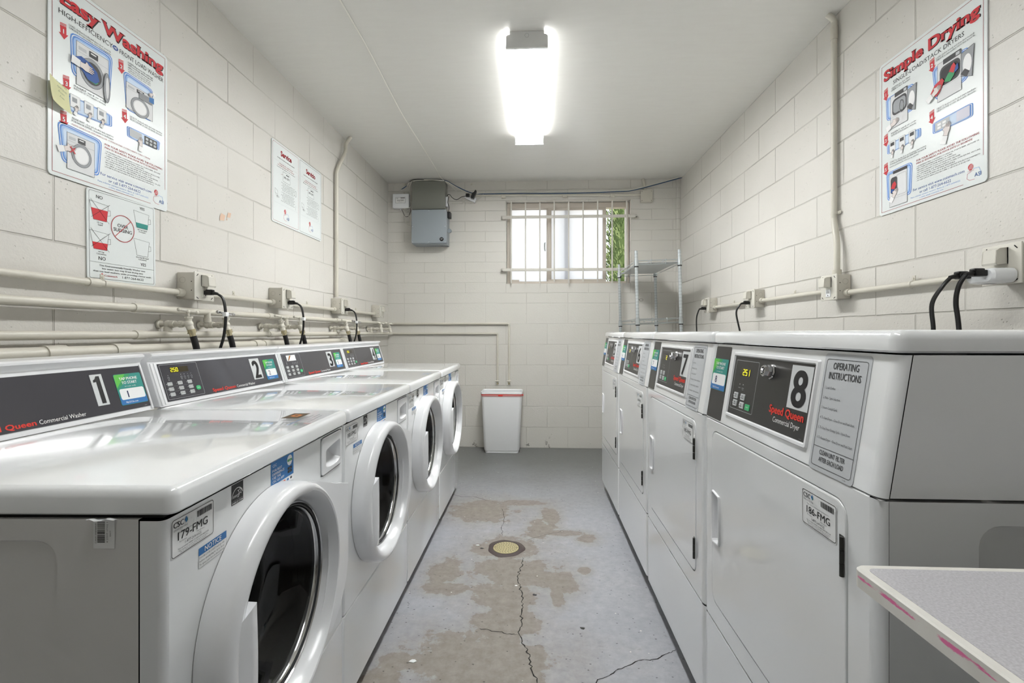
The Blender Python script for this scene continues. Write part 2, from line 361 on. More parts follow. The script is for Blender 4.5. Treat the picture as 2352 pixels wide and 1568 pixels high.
    def plate(s, fr, u0, v0, u1, v1, hole, n, m, hdepth=0, hm=None):
        # flat rectangle with a star-shaped hole
        cu = sum(p[0] for p in hole)/len(hole); cv = sum(p[1] for p in hole)/len(hole)
        H = sorted([(math.atan2(v-cv, u-cu), (u, v)) for u, v in hole])
        cs = sorted([(math.atan2(v-cv, u-cu), (u, v)) for u, v in ((u0, v0), (u1, v0), (u1, v1), (u0, v1))])
        def ray(a):
            dx, dy = math.cos(a), math.sin(a); t = 1e9
            if dx > 1e-9: t = min(t, (u1-cu)/dx)
            if dx < -1e-9: t = min(t, (u0-cu)/dx)
            if dy > 1e-9: t = min(t, (v1-cv)/dy)
            if dy < -1e-9: t = min(t, (v0-cv)/dy)
            return (cu+dx*t, cv+dy*t)
        k = len(H)
        for i in range(k):
            a, ph = H[i]; b, qh = H[(i+1) % k]; bb = b if b > a else b+2*PI
            mid = [c for ca, c in sorted([(ca+k2*2*PI, c) for ca, c in cs for k2 in (0, 1)]) if a < ca < bb]
            s.P(fr, [ph] + [ray(a)] + mid + [ray(b), qh], n, m)
            if hdepth: s.poly([fr.p(*ph, n), fr.p(*qh, n), fr.p(*qh, n-hdepth), fr.p(*ph, n-hdepth)], hm or m)
    def plate2(s, fr, outer, hole, n, m):
        cu = sum(p[0] for p in hole)/len(hole); cv = sum(p[1] for p in hole)/len(hole)
        ang = sorted({round(math.atan2(v-cv, u-cu), 5) for u, v in outer+hole})
        def hit(P, a):
            dx, dy = math.cos(a), math.sin(a); best = 0
            for i in range(len(P)):
                x1, y1 = P[i-1][0]-cu, P[i-1][1]-cv; ex, ey = P[i][0]-cu-x1, P[i][1]-cv-y1; det = ex*dy-ey*dx
                if abs(det) < 1e-14: continue
                t_ = (ex*y1-ey*x1)/det*1.0; k = (dx*y1-dy*x1)/det
                if t_ > 0 and -1e-6 <= k <= 1+1e-6: best = max(best, t_)
            return (cu+dx*best, cv+dy*best)
        O = [hit(outer, a) for a in ang]; I = [hit(hole, a) for a in ang]; k = len(ang)
        for i in range(k): j = (i+1) % k; s.P(fr, [I[i], O[i], O[j], I[j]], n, m)
    def text(s, fr, t, u, v, h, m, w=None, al='l', bold=0.0, n=.0006, serif=False, res=None, shear=0):
        if bold and not serif:
            k = bold*h/.73*.75; st = [(-k, 0), (k, 0)] + ([(0, 0)] if h > .008 else []) + ([(-k*.6, -k*.5), (k*.6, k*.5), (-k*.6, k*.5), (k*.6, -k*.5)] if bold > .03 else [])
            for i, (a, c_) in enumerate(st): s.text(fr, t, u+a, v+c_, h, m, w, al, 0, n+i*.00002, False, res, shear)
            return
        if res is None: res = 4 if h > .02 else (2 if h > .006 else 1)
        vs, fs, x0, x1 = glyphs(t, bold, serif, res); sy = h/.73; sx = sy
        if w: sx = w/max(x1-x0, 1e-6)
        wd = (x1-x0)*sx; ou = u if al == 'l' else (u-wd/2 if al == 'c' else u-wd)
        s.add([fr.p(ou+(x-x0)*sx+y*sy*shear, v+y*sy, n) for x, y in vs], fs, m)
    def mesh(s, name, smooth=True, ang=35):
        me = bpy.data.meshes.new(name); me.from_pydata(s.v, [], s.f)
        for m in s.mats: me.materials.append(m)
        me.polygons.foreach_set('material_index', s.m)
        me.update()
        if smooth:
            me.polygons.foreach_set('use_smooth', [True]*len(s.f)); me.set_sharp_from_angle(angle=math.radians(ang))
        return me
    def build(s, name, parent=None, loc=None, smooth=True, label=None):
        o = bpy.data.objects.new(name, s.mesh(name, smooth)); C.objects.link(o); o.parent = parent
        if loc is not None: o.location = loc
        if label: o['label'] = label
        return o
def tag(o, label, cat, group=None, kind=None):
    o['label'] = label; o['category'] = cat
    if group: o['group'] = group
    if kind: o['kind'] = kind
    return o
def thing(name, label, cat, loc=(0, 0, 0), group=None, rot=(0, 0, 0), kind=None):
    o = bpy.data.objects.new(name, None); o.empty_display_size = .05; C.objects.link(o); o.location = loc; o.rotation_euler = rot
    return tag(o, label, cat, group, kind)
CACHE = {}
def shared(key, fn, name, parent, label=None):
    if key not in CACHE:
        b = MB(); fn(b); CACHE[key] = b.mesh(name)
    o = bpy.data.objects.new(name, CACHE[key]); C.objects.link(o); o.parent = parent
    if label: o['label'] = label
    return o
def struct(name, b, label=None, cat=None):
    o = b.build(name); o['kind'] = 'structure'
    if label: o['label'] = label
    if cat: o['category'] = cat
    return o

# ------------------------------------------------------------------ room
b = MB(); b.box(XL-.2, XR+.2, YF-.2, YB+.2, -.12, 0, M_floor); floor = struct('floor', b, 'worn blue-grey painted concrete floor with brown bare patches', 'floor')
b = MB(); b.box(XL-.2, XR+.2, YF-.2, YB+.2, ZC, ZC+.15, M_ceil); struct('ceiling', b, 'off-white painted ceiling', 'ceiling')
b = MB(); b.box(XL-.2, XL, YF-.2, YB+.2, 0, ZC, M_left); struct('wall_left', b, 'off-white painted block wall behind the washers', 'wall')
b = MB(); b.box(XR, XR+.2, YF-.2, YB+.2, 0, ZC, M_right); struct('wall_right', b, 'off-white painted block wall behind the dryers', 'wall')
WX0, WX1, WZ0, WZ1 = -.275, .942, 1.617, 2.43
b = MB()
b.box(XL, WX0, YB, YB+.2, 0, ZC, M_back); b.box(WX1, XR, YB, YB+.2, 0, ZC, M_back)
b.box(WX0, WX1, YB, YB+.2, 0, WZ0, M_back); b.box(WX0, WX1, YB, YB+.2, WZ1, ZC, M_back)
struct('wall_back', b, 'off-white painted block wall with the barred window', 'wall')
b = MB()
DX0, DX1, DZ = -.60, .28, 2.05
b.box(XL, DX0, YF-.2, YF, 0, ZC, M_front); b.box(DX1, XR, YF-.2, YF, 0, ZC, M_front); b.box(DX0, DX1, YF-.2, YF, DZ, ZC, M_front)
struct('wall_front', b, 'painted block wall with the added closed door behind the camera', 'wall')
b = MB(); b.box(DX0+.003, DX1-.003, YF-.06, YF-.02, .008, DZ-.003, coverp, .003); d = struct('door_1', b, 'off-white door added behind the camera to shut out daylight', 'door')  # unseen slab added to block daylight from the doorway
b = MB(); b.cyl((DX0+.07, YF-.02, 1.0), (DX0+.07, YF+.03, 1.0), .010, chrome, 12); b.sphere((DX0+.07, YF+.04, 1.0), .026, chrome); b.build('door_knob', d)
# filler strip up the back right corner
b = MB(); b.box(1.375, XR, YB-.012, YB, 0, ZC, M_back, .003); struct('trim_1', b)
# cracks in the floor (dark gaps, irregular)
def crack(pts, w, seed):
    rnd = random.Random(seed); P = []
    for i in range(len(pts)-1):
        (x0, y0), (x1, y1) = pts[i], pts[i+1]; k = 5
        for j in range(k):
            t = j/k; P.append((x0+(x1-x0)*t+rnd.uniform(-.006, .006), y0+(y1-y0)*t+rnd.uniform(-.004, .004)))
    P.append(pts[-1]); b = MB(); fr = Fr((0, 0, .0007), (1, 0, 0), (0, 1, 0)); L = []; R = []
    for i, (x, y) in enumerate(P):
        x2, y2 = P[min(i+1, len(P)-1)]; x1, y1 = P[max(i-1, 0)]; dx, dy = x2-x1, y2-y1; l = math.hypot(dx, dy) or 1
        ww = w*rnd.uniform(.35, 1.1)*(1 if i not in (0, len(P)-1) else .2); L.append((x-dy/l*ww, y+dx/l*ww)); R.append((x+dy/l*ww, y-dx/l*ww))
    for i in range(len(P)-1): b.P(fr, [L[i], R[i], R[i+1], L[i+1]], 0, mat('crack_dark', '2b2926', .9))
    b.build('crack', floor)
crack([(-.057, 2.373), (-.059, 2.295), (-.072, 2.221), (-.073, 2.152), (-.064, 2.088), (-.052, 2.016), (-.047, 1.949), (-.052, 1.886), (-.05, 1.827), (-.06, 1.762), (-.041, 1.711), (-.024, 1.679), (-.016, 1.632), (-.005, 1.574), (.015, 1.521), (.02, 1.4)], .0026, 1)
crack([(-.06, 1.762), (-.103, 1.764), (-.156, 1.78), (-.21, 1.791)], .0016, 2)
crack([(.17, 1.51), (.241, 1.564), (.293, 1.602), (.357, 1.638), (.423, 1.653), (.466, 1.678), (.505, 1.704)], .002, 3)
crack([(-.174, 2.617), (-.188, 2.697), (-.183, 2.829), (-.193, 2.949), (-.216, 3.024)], .0016, 4)
crack([(-.049, 2.555), (.026, 2.616), (.129, 2.671), (.175, 2.714)], .0012, 5)
crack([(-.62, 3.3), (-.5, 3.22), (-.42, 3.23), (-.3, 3.15)], .0018, 6)
# ------------------------------------------------------------------ floor drain
t = thing('floor_drain', 'round brass floor drain with a perforated grate in a dark rusty ring', 'drain', (-.148, 2.462, 0))
fr = Fr((0, 0, 0), (1, 0, 0), (0, 1, 0)); rnd = random.Random(4)
b = MB(); k = 40
def wob(r, a, s): return [(r+a*math.sin(3*t_+s)+a*.6*math.sin(7*t_+2*s))*1.0 for t_ in [2*PI*i/k for i in range(k)]]
r1 = wob(.097, .004, 1); r2 = wob(.092, .004, 1)
ring = lambda R, z: [((R[i] if isinstance(R, list) else R)*math.cos(2*PI*i/k), (R[i] if isinstance(R, list) else R)*math.sin(2*PI*i/k), z) for i in range(k)]
b.loft([ring(r1, .0005), ring(r2, .004), ring(.070, .005), ring(.068, .002)], drainrim, False, False); b.build('rim', t)
b = MB(); b.loft([ring(.0675, .001), ring(.067, .0052), ring(.065, .006)], gold)
holes = []
for j, rad in enumerate((.012, .024, .036, .047, .057)):
    nn = (5, 10, 16, 20, 24)[j]
    for i in range(nn):
        a = 2*PI*i/nn+j*.4; b.P(fr, circ(rad*math.cos(a), rad*math.sin(a), .0024, 8), .0063, gap)
b.P(fr, rr(-.064, -.0015, -.052, .0015), .0064, gap); b.P(fr, rr(.052, -.0015, .064, .0015), .0064, gap)
b.build('grate', t)

# ------------------------------------------------------------------ shared stickers
def asset_label(b, fr, u0, v1, num, w=.098, h=.064, wb=True):
    f = fr.sub(u0, v1-h); n = .0004
    b.P(f, rr(0, 0, w, h, .004, 3), n, paper); b.outline(f, rr(.0018, .0018, w-.0018, h-.0018, .004, 3), .0009, n+.0003, black)
    b.text(f, 'CSC', .005, h-.014, .0085, dark, w=.021, bold=.03, n=n+.0004)
    b.P(f, [(.028, h-.009), (.032, h-.004), (.0345, h-.011), (.0315, h-.014)], n+.0005, blue); b.P(f, [(.0315, h-.014), (.0345, h-.011), (.034, h-.006)], n+.0006, teal)
    b.text(f, 'SERVICEWORKS', .005, h-.019, .003, grey, w=.030, n=n+.0004)
    x = .056
    rnd = random.Random(num)
    while x < .091:
        d = rnd.choice((.0007, .0012, .0018)); b.P(f, rr(x, h-.016, x+d, h-.0065), n+.0004, black); x += d+rnd.choice((.0008, .0012))
    b.text(f, 'Please use this machine # when reporting service', .016, h-.0245, .0022, dark, w=.062, n=n+.0004, res=1)
    b.text(f, num, w/2-.001, .0235, .0128, black, w=.066, al='c', bold=.012, n=n+.0004)
    b.text(f, 'For Service:', .017, .0195, .0024, dark, w=.016, n=n+.0004, res=1); b.text(f, 'Para Servicio:', .055, .0195, .0024, dark, w=.018, n=n+.0004, res=1)
    b.text(f, '1-877-264-6622', w/2-.001, .0138, .0042, dark, w=.036, al='c', n=n+.0004, res=1)
    b.text(f, 'Visit our website: WWW.CSCSERVICEWORKS.COM', w/2, .0094, .0026, dark, w=.068, al='c', n=n+.0004, res=1)
    b.text(f, 'This number is used for identification and service', w/2, .0064, .0018, dark, w=.066, al='c', n=n+.0004, res=1)
    b.text(f, 'No lo quite ni cambie de esta maquina', w/2, .0038, .0018, dark, w=.058, al='c', n=n+.0004, res=1)
def tap_card(b, fr, u0, v0, num, w=.089, h=.086, tall=False):
    f = fr.sub(u0, v0); n = .0006; seg = 6
    b.P(f, rr(0, 0, w, h, .004, 3), n, teal)
    b.P(f, [(.001, h*.55), (.001, h-.004), (.004, h-.001), (w*.42, h-.001)], n+.0002, lime); b.P(f, [(.001, h*.48), (.001, h*.56), (w*.42, h-.001), (w*.62, h-.001)], n+.0002, green)
    b.P(f, rr(.001, .001, w-.001, h*.26, .003, 3), n+.0003, blue)
    b.text(f, 'TAP PHONE', w*.5, h*.80, h*.095, white, w=w*.66, al='c', bold=.03, n=n+.0004); b.text(f, 'TO START', w*.5, h*.67, h*.095, white, w=w*.56, al='c', bold=.03, n=n+.0004)
    b.text(f, 'or scan code', w*.5, h*.575, h*.045, white, w=w*.42, al='c', n=n+.0004, res=1)
    b.P(f, rr(w*.06, h*.17, w*.96, h*.52, .005, 4), n+.0004, paper)
    b.text(f, num, w*.33, h*.23, h*.23, navy, al='c', bold=.03, n=n+.0006)
    b.text(f, 'MyCSCGo.com', w*.40, h*.055, h*.06, white, w=w*.44, al='c', bold=.02, n=n+.0005, res=1)
def segs(b, fr, s, u, v, h, w, m, n=.001):
    # seven-segment digits
    on = {'0': 'abcdef', '1': 'bc', '2': 'abged', '5': 'afgcd', '7': 'abc'}
    for ch in s:
        if ch == '.': b.P(fr, rr(u-w*.22, v, u-w*.10, v+h*.1), n, m); continue
        t_ = h*.09
        S = {'a': (0, h-t_, w, h), 'g': (0, h/2-t_/2, w, h/2+t_/2), 'd': (0, 0, w, t_), 'f': (0, h/2, t_, h), 'b': (w-t_, h/2, w, h), 'e': (0, 0, t_, h/2), 'c': (w-t_, 0, w, h/2)}
        for c_ in on[ch]: x0, y0, x1, y1 = S[c_]; b.P(fr, rr(u+x0, v+y0, u+x1, v+y1), n, m)
        u += w*1.45

# ------------------------------------------------------------------ washing machines
WX = -.548
FF = Fr((0, 0, 0), (0, 1, 0), (0, 0, 1))         # washer front face, out = +x
CF = Fr((-.545, 0, .913), (0, 1, 0), (-.303, 0, .953))
DC = (.320, .5835)
def w_body(b):
    g = .0015; x1 = -.0365; x0 = -.70; W0 = W-g
    e = enamel_side
    sf = Fr((0, g, 0), (1, 0, 0), (0, 0, 1))       # near side, out = -y
    hole = rr(x0+.10, .10, -.153, .838, .03, 5)
    b.plate(sf, x0, .045, x1, .868, hole, 0, e)
    H2 = [((p[0]-(x0-.153+.1)/2)*.985+(x0-.153+.1)/2, (p[1]-.469)*.99+.469) for p in hole]
    b.loft([[sf.p(u, v, 0) for u, v in hole], [sf.p(u, v, -.004) for u, v in H2]], e, False, True)
    b.poly([(x0, W0, .045), (x1, W0, .045), (x1, W0, .868), (x0, W0, .868)], e)
    b.poly([(x0, g, .045), (x0, W0, .045), (x0, W0, .868), (x0, g, .868)], e)
    b.poly([(x0, g, .868), (x0, W0, .868), (x1, W0, .868), (x1, g, .868)], e); b.poly([(x0, g, .045), (x1, g, .045), (x1, W0, .045), (x0, W0, .045)], e)
def front_profile(y0, y1, r, back):
    P = [(back, y0)]
    for i in range(5): a = PI/2*i/4; P.append((-r+r*math.sin(a), y0+r-r*math.cos(a)))
    for i in range(5): a = PI/2*i/4; P.append((-r+r*math.cos(a), y1-r+r*math.sin(a)))
    P.append((back, y1)); return P
def w_front(b):
    r = .010; z0, z1 = .316, .866; y0, y1 = .0015, W-.0015
    b.box(-.05, -.038, y0+.002, y1-.002, .055, .30, gap)
    b.plate(FF, y0+r, z0, .531, z1, circ(.305, .586, .200, 64), 0, enamel, hdepth=.03)
    b.P(FF, rr(.531, z0, y1-r, .765), 0, enamel); b.P(FF, rr(.531, .862, y1-r, z1), 0, enamel); b.P(FF, rr(.667, .765, y1-r, .862), 0, enamel)
    for s_ in (0, 1):
        pr = [(-.0345, y0)] + [(-r+r*math.sin(PI/2*i/5), y0+r-r*math.cos(PI/2*i/5)) for i in range(6)]
        if s_: pr = [(x, W-y) for x, y in pr]
        b.loft([[(x, y, z0) for x, y in pr], [(x, y, z1) for x, y in pr]], enamel, False, False, closed=False)
    b.poly([(-.0345, y0, z0), (-.0345, y1, z0), (0, y1-r, z0), (0, y0+r, z0)], enamel)
def w_lower(b):
    r = .010; z0, z1 = .052, .311; pr = front_profile(.0015, W-.0015, r, -.0345)
    b.loft([[(x, y, z0) for x, y in pr], [(x, y, z1-.003) for x, y in pr], [(x-.003 if x > -.03 else x, y, z1) for x, y in pr]], enamel, True, True)
def w_lid(b):
    x1 = .014; x0 = -.56; y0, y1 = .001, W-.001; z0, z1 = .874, .912
    def ring(ins, z, ix=0):
        R = .016; P = []
        for cx, cy, a in ((x1-R, y0+R, -90), (x1-R, y1-R, 0)):
            for i in range(5):
                t_ = math.radians(a+90*i/4); P.append((cx+(R-ins)*math.cos(t_), cy+(R-ins)*math.sin(t_), z))
        return P + [(x0, y1-ins, z), (x0, y0+ins, z)]
    b.loft([ring(.003, z0), ring(0, z0+.003), ring(0, z1-.014), ring(.003, z1-.006), ring(.008, z1-.002), ring(.016, z1)], enamel)
    b.box(x0-.1, x1-.02, y0+.008, y1-.008, z0-.006, z0, gap)
def w_console(b):
    pr = [(-.5452, .9135), (-.5876, 1.047), (-.584, 1.055), (-.574, 1.063), (-.574, 1.068), (-.580, 1.0715), (-.59, 1.072), (-.695, 1.072), (-.70, 1.066), (-.70, .9135)]
    def ringy(y, ins): 
        cx, cz = -.63, .99
        return [((x-cx)*(1-ins)+cx, y, (z-cz)*(1-ins)+cz) for x, z in pr]
    b.loft([ringy(.001, .03), ringy(.003, 0), ringy(W-.003, 0), ringy(W-.001, .03)], plastic)
    for u in (.006, W-.012):                       # moulded ridges at the console ends
        b.slab(CF, u, .004, u+.006, .134, 0, .0035, plastic, bev=.0015)
    b.slab(CF, .020, .006, .026, .134, 0, .0025, plastic, bev=.001)
def w_panel(b): b.slab(CF, .032, .0125, W-.013, .131, .0004, .0012, panelM)
def w_logo(b):
    b.text(CF, 'Speed Queen', .232, .0185, .0118, red, w=.124, bold=.055, n=.0016)
def w_logo2(b):
    b.text(CF, 'Commercial Washer', .363, .0185, .0105, white, w=.112, n=.0016)
    b.text(CF, '802873', .653, .016, .002, lgrey, n=.0016, res=1)
def w_keypad(b):
    b.outline(CF, rr(.037, .018, .192, .127, .003, 3), .0007, .0016, lgrey)
    for i in range(4):
        u = .112+.0145*i; b.P(CF, circ(u, .092, .0009, 8), .0016, white); b.outline(CF, rr(u-.003, .081, u+.003, .086, .001, 2), .0005, .0016, lgrey); b.P(CF, rr(u-.003, .0765, u+.003, .078), .0016, grey)
    b.P(CF, circ(.060, .092, .0009, 8), .0016, white); b.outline(CF, rr(.057, .082, .063, .087, .001, 2), .0005, .0016, lgrey); b.P(CF, rr(.057, .077, .063, .079), .0016, grey)
    for j, t_ in enumerate(('Temp', 'Cycle', 'Extra')):
        v = .0655-.0165*j; b.text(CF, t_, .0445, v-.001, .0026, lgrey, w=.006, n=.0016, res=1)
        b.outline(CF, [(.046, v-.0082), (.15, v-.0082)], .0004, .0016, grey, closed=False)
def w_btn(j, i, txt):
    def fn(b):
        u = .058+.041*i; v = .0655-.0165*j
        b.P(CF, circ(u-.013, v, .0010, 8), .0016, white)
        b.slab(CF, u-.0095, v-.0055, u+.0095, v+.0055, .0012, .0024, offw, r=.002, seg=3)
        b.outline(CF, rr(u-.0072, v-.0038, u+.0072, v+.0038, .001, 2), .0005, .0026, dark); b.text(CF, txt, u+.001, v-.001, .0028, dark, al='c', n=.0027, bold=.03, res=1)
    return fn
def w_gbtn(b): b.slab(CF, .160, .0345, .180, .0485, .0012, .0028, gbtn, r=.006, seg=5); b.text(CF, 'START', .170, .040, .003, white, al='c', n=.003, res=1)
def w_disp(b): b.P(CF, rr(.074, .100, .150, .1175), .0016, dispM)
def w_ring(b):
    # eccentric ring: wide on the handle side, narrow on the hinge side
    prof = [(.290, .590, .2320, .001), (.290, .590, .2312, .034), (.2915, .5898, .2290, .045), (.295, .589, .2240, .0515), (.300, .588, .2170, .0540), (.304, .587, .2105, .0525),
            (.309, .586, .2035, .0450), (.314, .585, .1965, .0330), (.318, .584, .1905, .0200), (.320, .5835, .1875, .010), (.320, .5835, .1865, .003)]
    b.loft([[FF.p(cu+r*math.cos(2*PI*i/96), cv+r*math.sin(2*PI*i/96), n) for i in range(96)] for cu, cv, r, n in prof], plastic, False, False)
def w_wing(b):
    # hinge-side cover that runs out from the ring to the cabinet edge
    c0, c1, R_ = .290, .590, .2300
    A = lambda a, r=R_: (c0+r*math.cos(a), c1+r*math.sin(a))
    outer = [A(PI*.38), (.47, .775), (.56, .742), (.655, .712), (.655, .560), (.655, .500), (.640, .455), (.600, .405), (.54, .372), A(-PI*.30)]
    inner = [A(PI*.38+(-PI*.68)*i/9, R_-.012) for i in range(10)]
    rings = []
    rings = [[FF.p(u, v, .001) for u, v in outer], [FF.p(u, v, .022) for u, v in outer], [FF.p(u-.004 if u > .5 else u, v, .027) for u, v in outer], [FF.p(u, v, .030) for u, v in inner]]
    b.loft(rings, plastic, False, False, closed=False)
def w_glass(b):
    f = FF.sub(*DC)
    b.lathe(f, [(.1685, .000), (.165, -.004), (.155, -.022), (.140, -.055), (.118, -.075), (.08, -.082), (.03, -.084), (.0005, -.084)], glassM, 64)
def w_gasket(b):
    f = FF.sub(*DC)
    b.lathe(f, [(.1875, .004), (.1865, .014), (.1835, .016), (.1810, .010)], chrome, 72); b.lathe(f, [(.1812, .010), (.1795, .014), (.1770, .012), (.1760, .006)], seal, 72); b.lathe(f, [(.1762, .006), (.1745, .010), (.1725, .008), (.1710, .002)], chrome, 72); b.lathe(f, [(.1712, .002), (.170, .000), (.168, -.004)], seal, 72)
    b.lathe(f, [(.212, -.004), (.195, .004), (.187, .006), (.187, .010)], seal, 64); b.lathe(f, [(.186, -.002), (.182, -.03), (.19, -.06)], seal, 64)
def w_drum(b):
    f = FF.sub(*DC)
    b.lathe(f, [(.200, -.03), (.200, -.06), (.245, -.075), (.252, -.10), (.252, -.42), (.24, -.45), (.10, -.455), (.02, -.44), (.0005, -.44)], stone, 64)
    for i in range(3):
        a = 2*PI*i/3+.5; c_, s_ = math.cos(a), math.sin(a)
        g = Fr(f.p(.25*c_, .25*s_, -.26), Vector((0, -s_, c_)), Vector((1, 0, 0)))
        b.loft([[g.p(-.035, -.16, 0), g.p(.035, -.16, 0), g.p(.035, .16, 0), g.p(-.035, .16, 0)], [g.p(-.01, -.13, -.06 if g.N.dot(f.p(c_, s_)-f.p(0, 0)) > 0 else .06), g.p(.01, -.13, -.06 if g.N.dot(f.p(c_, s_)-f.p(0, 0)) > 0 else .06), g.p(.01, .13, -.06 if g.N.dot(f.p(c_, s_)-f.p(0, 0)) > 0 else .06), g.p(-.01, .13, -.06 if g.N.dot(f.p(c_, s_)-f.p(0, 0)) > 0 else .06)]], seal)
def w_handle(b):
    # flat grip over the left of the ring, its top end cut as a sloping notch
    z0, z1 = .472, .668; k = 16; rows = []
    for i in range(k+1):
        z = z0+(z1-z0)*i/k; dy = math.sqrt(.2290**2-(z-.590)**2); yo = .290-dy; t_ = i/k
        yi = .131+.004*math.sin(PI*t_); m_ = .45*yo+.55*yi
        sh = t_**5
        z = z-.030*sh; zi = z+.040*sh; zm = z+.022*sh
        rows.append([(.030, yo, z), (.044, yo+.004, z), (.052, yo+(yi-yo)*.35, zm), (.0600, yi-.018, zi-.005*sh), (.0615, yi-.003, zi), (.0600, yi, zi), (.035, yi+.002, zi)])
    b.loft([[Vector(p) for p in r_] for r_ in rows], plastic, True, True, closed=True)
POCK = [(.556, .786), (.562, .782), (.585, .778), (.606, .777), (.627, .778), (.648, .782), (.654, .787), (.654, .834), (.650, .838), (.606, .834), (.560, .828), (.556, .824)]
def w_drawer(b):
    A = rr(.532, .766, .666, .861, .012, 4); B = rr(.534, .768, .664, .859, .010, 4)
    b.loft([[FF.p(u, v, -.010) for u, v in A], [FF.p(u, v, .0018) for u, v in A], [FF.p(u, v, .0035) for u, v in B]], plastic, False, False)
    b.plate2(FF, B, POCK, .0035, plastic)
    b.outline(FF, rr(.530, .764, .6665, .863, .013, 4), .0010, .0008, gap)
def w_pocket(b):
    # scoop: the floor rises from the deep slot at the top to the lower lip
    cu, cv = .605, .806; sc_ = lambda k, a, dv=0: [(cu+(u-cu)*k, cv+(v-cv)*a+dv) for u, v in POCK]
    b.loft([[FF.p(u, v, n) for u, v in P] for P, n in ((POCK, .0035), (sc_(.97, .96), .0015), (sc_(.93, .90, .001), -.010), (sc_(.88, .72, .006), -.024), (sc_(.80, .45, .012), -.030))], plastic, False, True)
def w_energy(b):
    f = FF.sub(.158, .829)
    b.P(f, rr(0, .0065, .035, .036), .0004, black); b.P(f, rr(0, 0, .035, .0062), .0004, black); b.text(f, 'ENERGY STAR', .0175, .0014, .0034, paper, w=.032, al='c', n=.0008, bold=.02, res=1)
    arc = circ(.017, .011, .0165, 16, a0=.35, a1=PI*.97); b.outline(f, arc, .0012, .0008, paper, closed=False)
    st = []
    for i in range(10):
        a = PI/2+2*PI*i/10; r_ = .0066 if i % 2 == 0 else .0028; st.append((.024+r_*math.cos(a), .020+r_*math.sin(a)))
    b.outline(f, st, .0009, .0009, paper); b.text(f, 'energy', .003, .012, .0065, paper, w=.020, shear=.25, n=.0009)
def w_app(b):
    f = FF.sub(.289, .808)
    b.P(f, rr(0, .012, .096, .060), .0004, blue); b.P(f, rr(0, 0, .096, .0118), .0004, paper)
    b.text(f, 'CSC', .006, .0485, .006, paper, w=.016, n=.0007)
    for i, s_ in enumerate(('FOR BEST', 'EXPERIENCE', 'USE THE', 'CSC GO APP')): b.text(f, s_, .006, .0385-.0075*i, .0055, paper, w=.005*len(s_)*.96, bold=.03, n=.0007)
    b.P(f, circ(.078, .046, .0115, 20), .0007, paper); b.P(f, rr(.068, .0435, .088, .0485), .0009, green); b.text(f, 'TRY FREE', .078, .0450, .002, paper, al='c', n=.0012, res=1)
    for v in (.026, .019): b.P(f, rr(.069, v, .088, v+.0055, .001, 2), .0008, black); b.text(f, 'Get it on', .0785, v+.002, .0017, paper, al='c', n=.001, res=1)
    for i, mm in enumerate((dblue, dark, grey, orange, blue, dark)):
        b.P(f, rr(.008+.0145*i, .004, .016+.0145*i, .0085, .001, 2), .0007, mm)
    b.P(f, circ(.0535, .0065, .0035, 12), .0009, red)
def w_notice(b):
    f = FF.sub(.073, .762)
    b.P(f, rr(0, 0, .070, .032), .0004, paper); b.outline(f, rr(.0003, .0003, .0697, .0317), .0004, .0006, grey); b.P(f, rr(0, .020, .070, .032), .0007, blue); b.text(f, 'NOTICE', .035, .0222, .0085, paper, w=.042, al='c', bold=.02, n=.001)
    for i, s_ in enumerate(('DOOR LOCK LIGHT must go out', 'before attempting to open door.', 'To open, push door in then pull out.')): b.text(f, s_, .002, .0145-.0055*i, .0034, dark, w=.062, n=.0008, res=1)
def w_barcode(b):
    f = Fr((0, 0, 0), (1, 0, 0), (0, 0, 1)); real = b; b = MB()
    b.P(f, rr(0, .002, .042, .060), .0004, paper)
    y = .014
    rnd = random.Random(5)
    while y < .056: d = rnd.choice((.0006, .0011, .0016)); b.P(f, rr(.008, y, .023, y+d), .0008, black); y += d+rnd.choice((.0007, .0011))
    g = f.sub(.0075, .012, 0, PI/2); b.text(g, 'C-MVP IYNM4MVP', 0, .0012, .0028, dark, w=.040, n=.0008, res=1)
    g = f.sub(.029, .014, 0, PI/2); b.text(g, '8 23309 07902 1', 0, 0, .003, dark, w=.040, n=.0008, res=1); g = f.sub(.035, .026, 0, PI/2); b.text(g, '$24.99', 0, 0, .003, dark, n=.0008, res=1)
    # torn top curling off the metal
    C_ = []
    for i in range(7):
        a = i/6; C_.append([f.p(-.006+.052*j/5+.004*math.sin(3*j), .058+.010*a-.006*a*a+.002*math.sin(2*j), .0006+.012*a*a+.002*math.sin(j)) for j in range(6)])
    b.loft(C_, paper, False, False, closed=False)
    k = .72; real.mats = b.mats; real.f = b.f; real.m = b.m; real.v = [(-.100+x*k, .0008+y*k, .826+z*k) for x, y, z in b.v]
def w_lidstk(v):
    def fn(b):
        f = Fr((0, 0, .9122), (0, 1, 0), (-1, 0, 0))
        if v == 0:
            g = f.sub(.545, .065, 0, .0); b.P(g, [(.0, 0), (.075, 0), (.075, .045), (.0, .045)], .0002, brown)
            b.P(g, [(.02, .012), (.05, .010), (.058, .030), (.03, .034)], .0005, orange); b.P(g, [(.028, .017), (.045, .016), (.05, .026), (.034, .028)], .0007, brown)
        g = f.sub(.455, .012)
        for i in range(5): b.text(g, ('WARNING', 'Read all instructions', 'before using machine', 'Lea las instrucciones', 'antes de usar')[i], .0+.012*(i % 2), .035-.008*i, .005, (blue if i < 1 or v else dark), w=.07+.01*(i % 3), n=.0004, res=1)
        b.P(g, rr(.09, .008, .135, .011), .0004, grey); b.P(g, rr(.10, .020, .150, .0225), .0004, grey); b.P(g, rr(.095, .032, .14, .034), .0004, grey)
    return fn
def foot(x, y):
    def fn(b): b.cyl((x, y, 0), (x, y, .012), .022, rubber, 16); b.cyl((x, y, .012), (x, y, .05), .008, zinc, 10)
    return fn
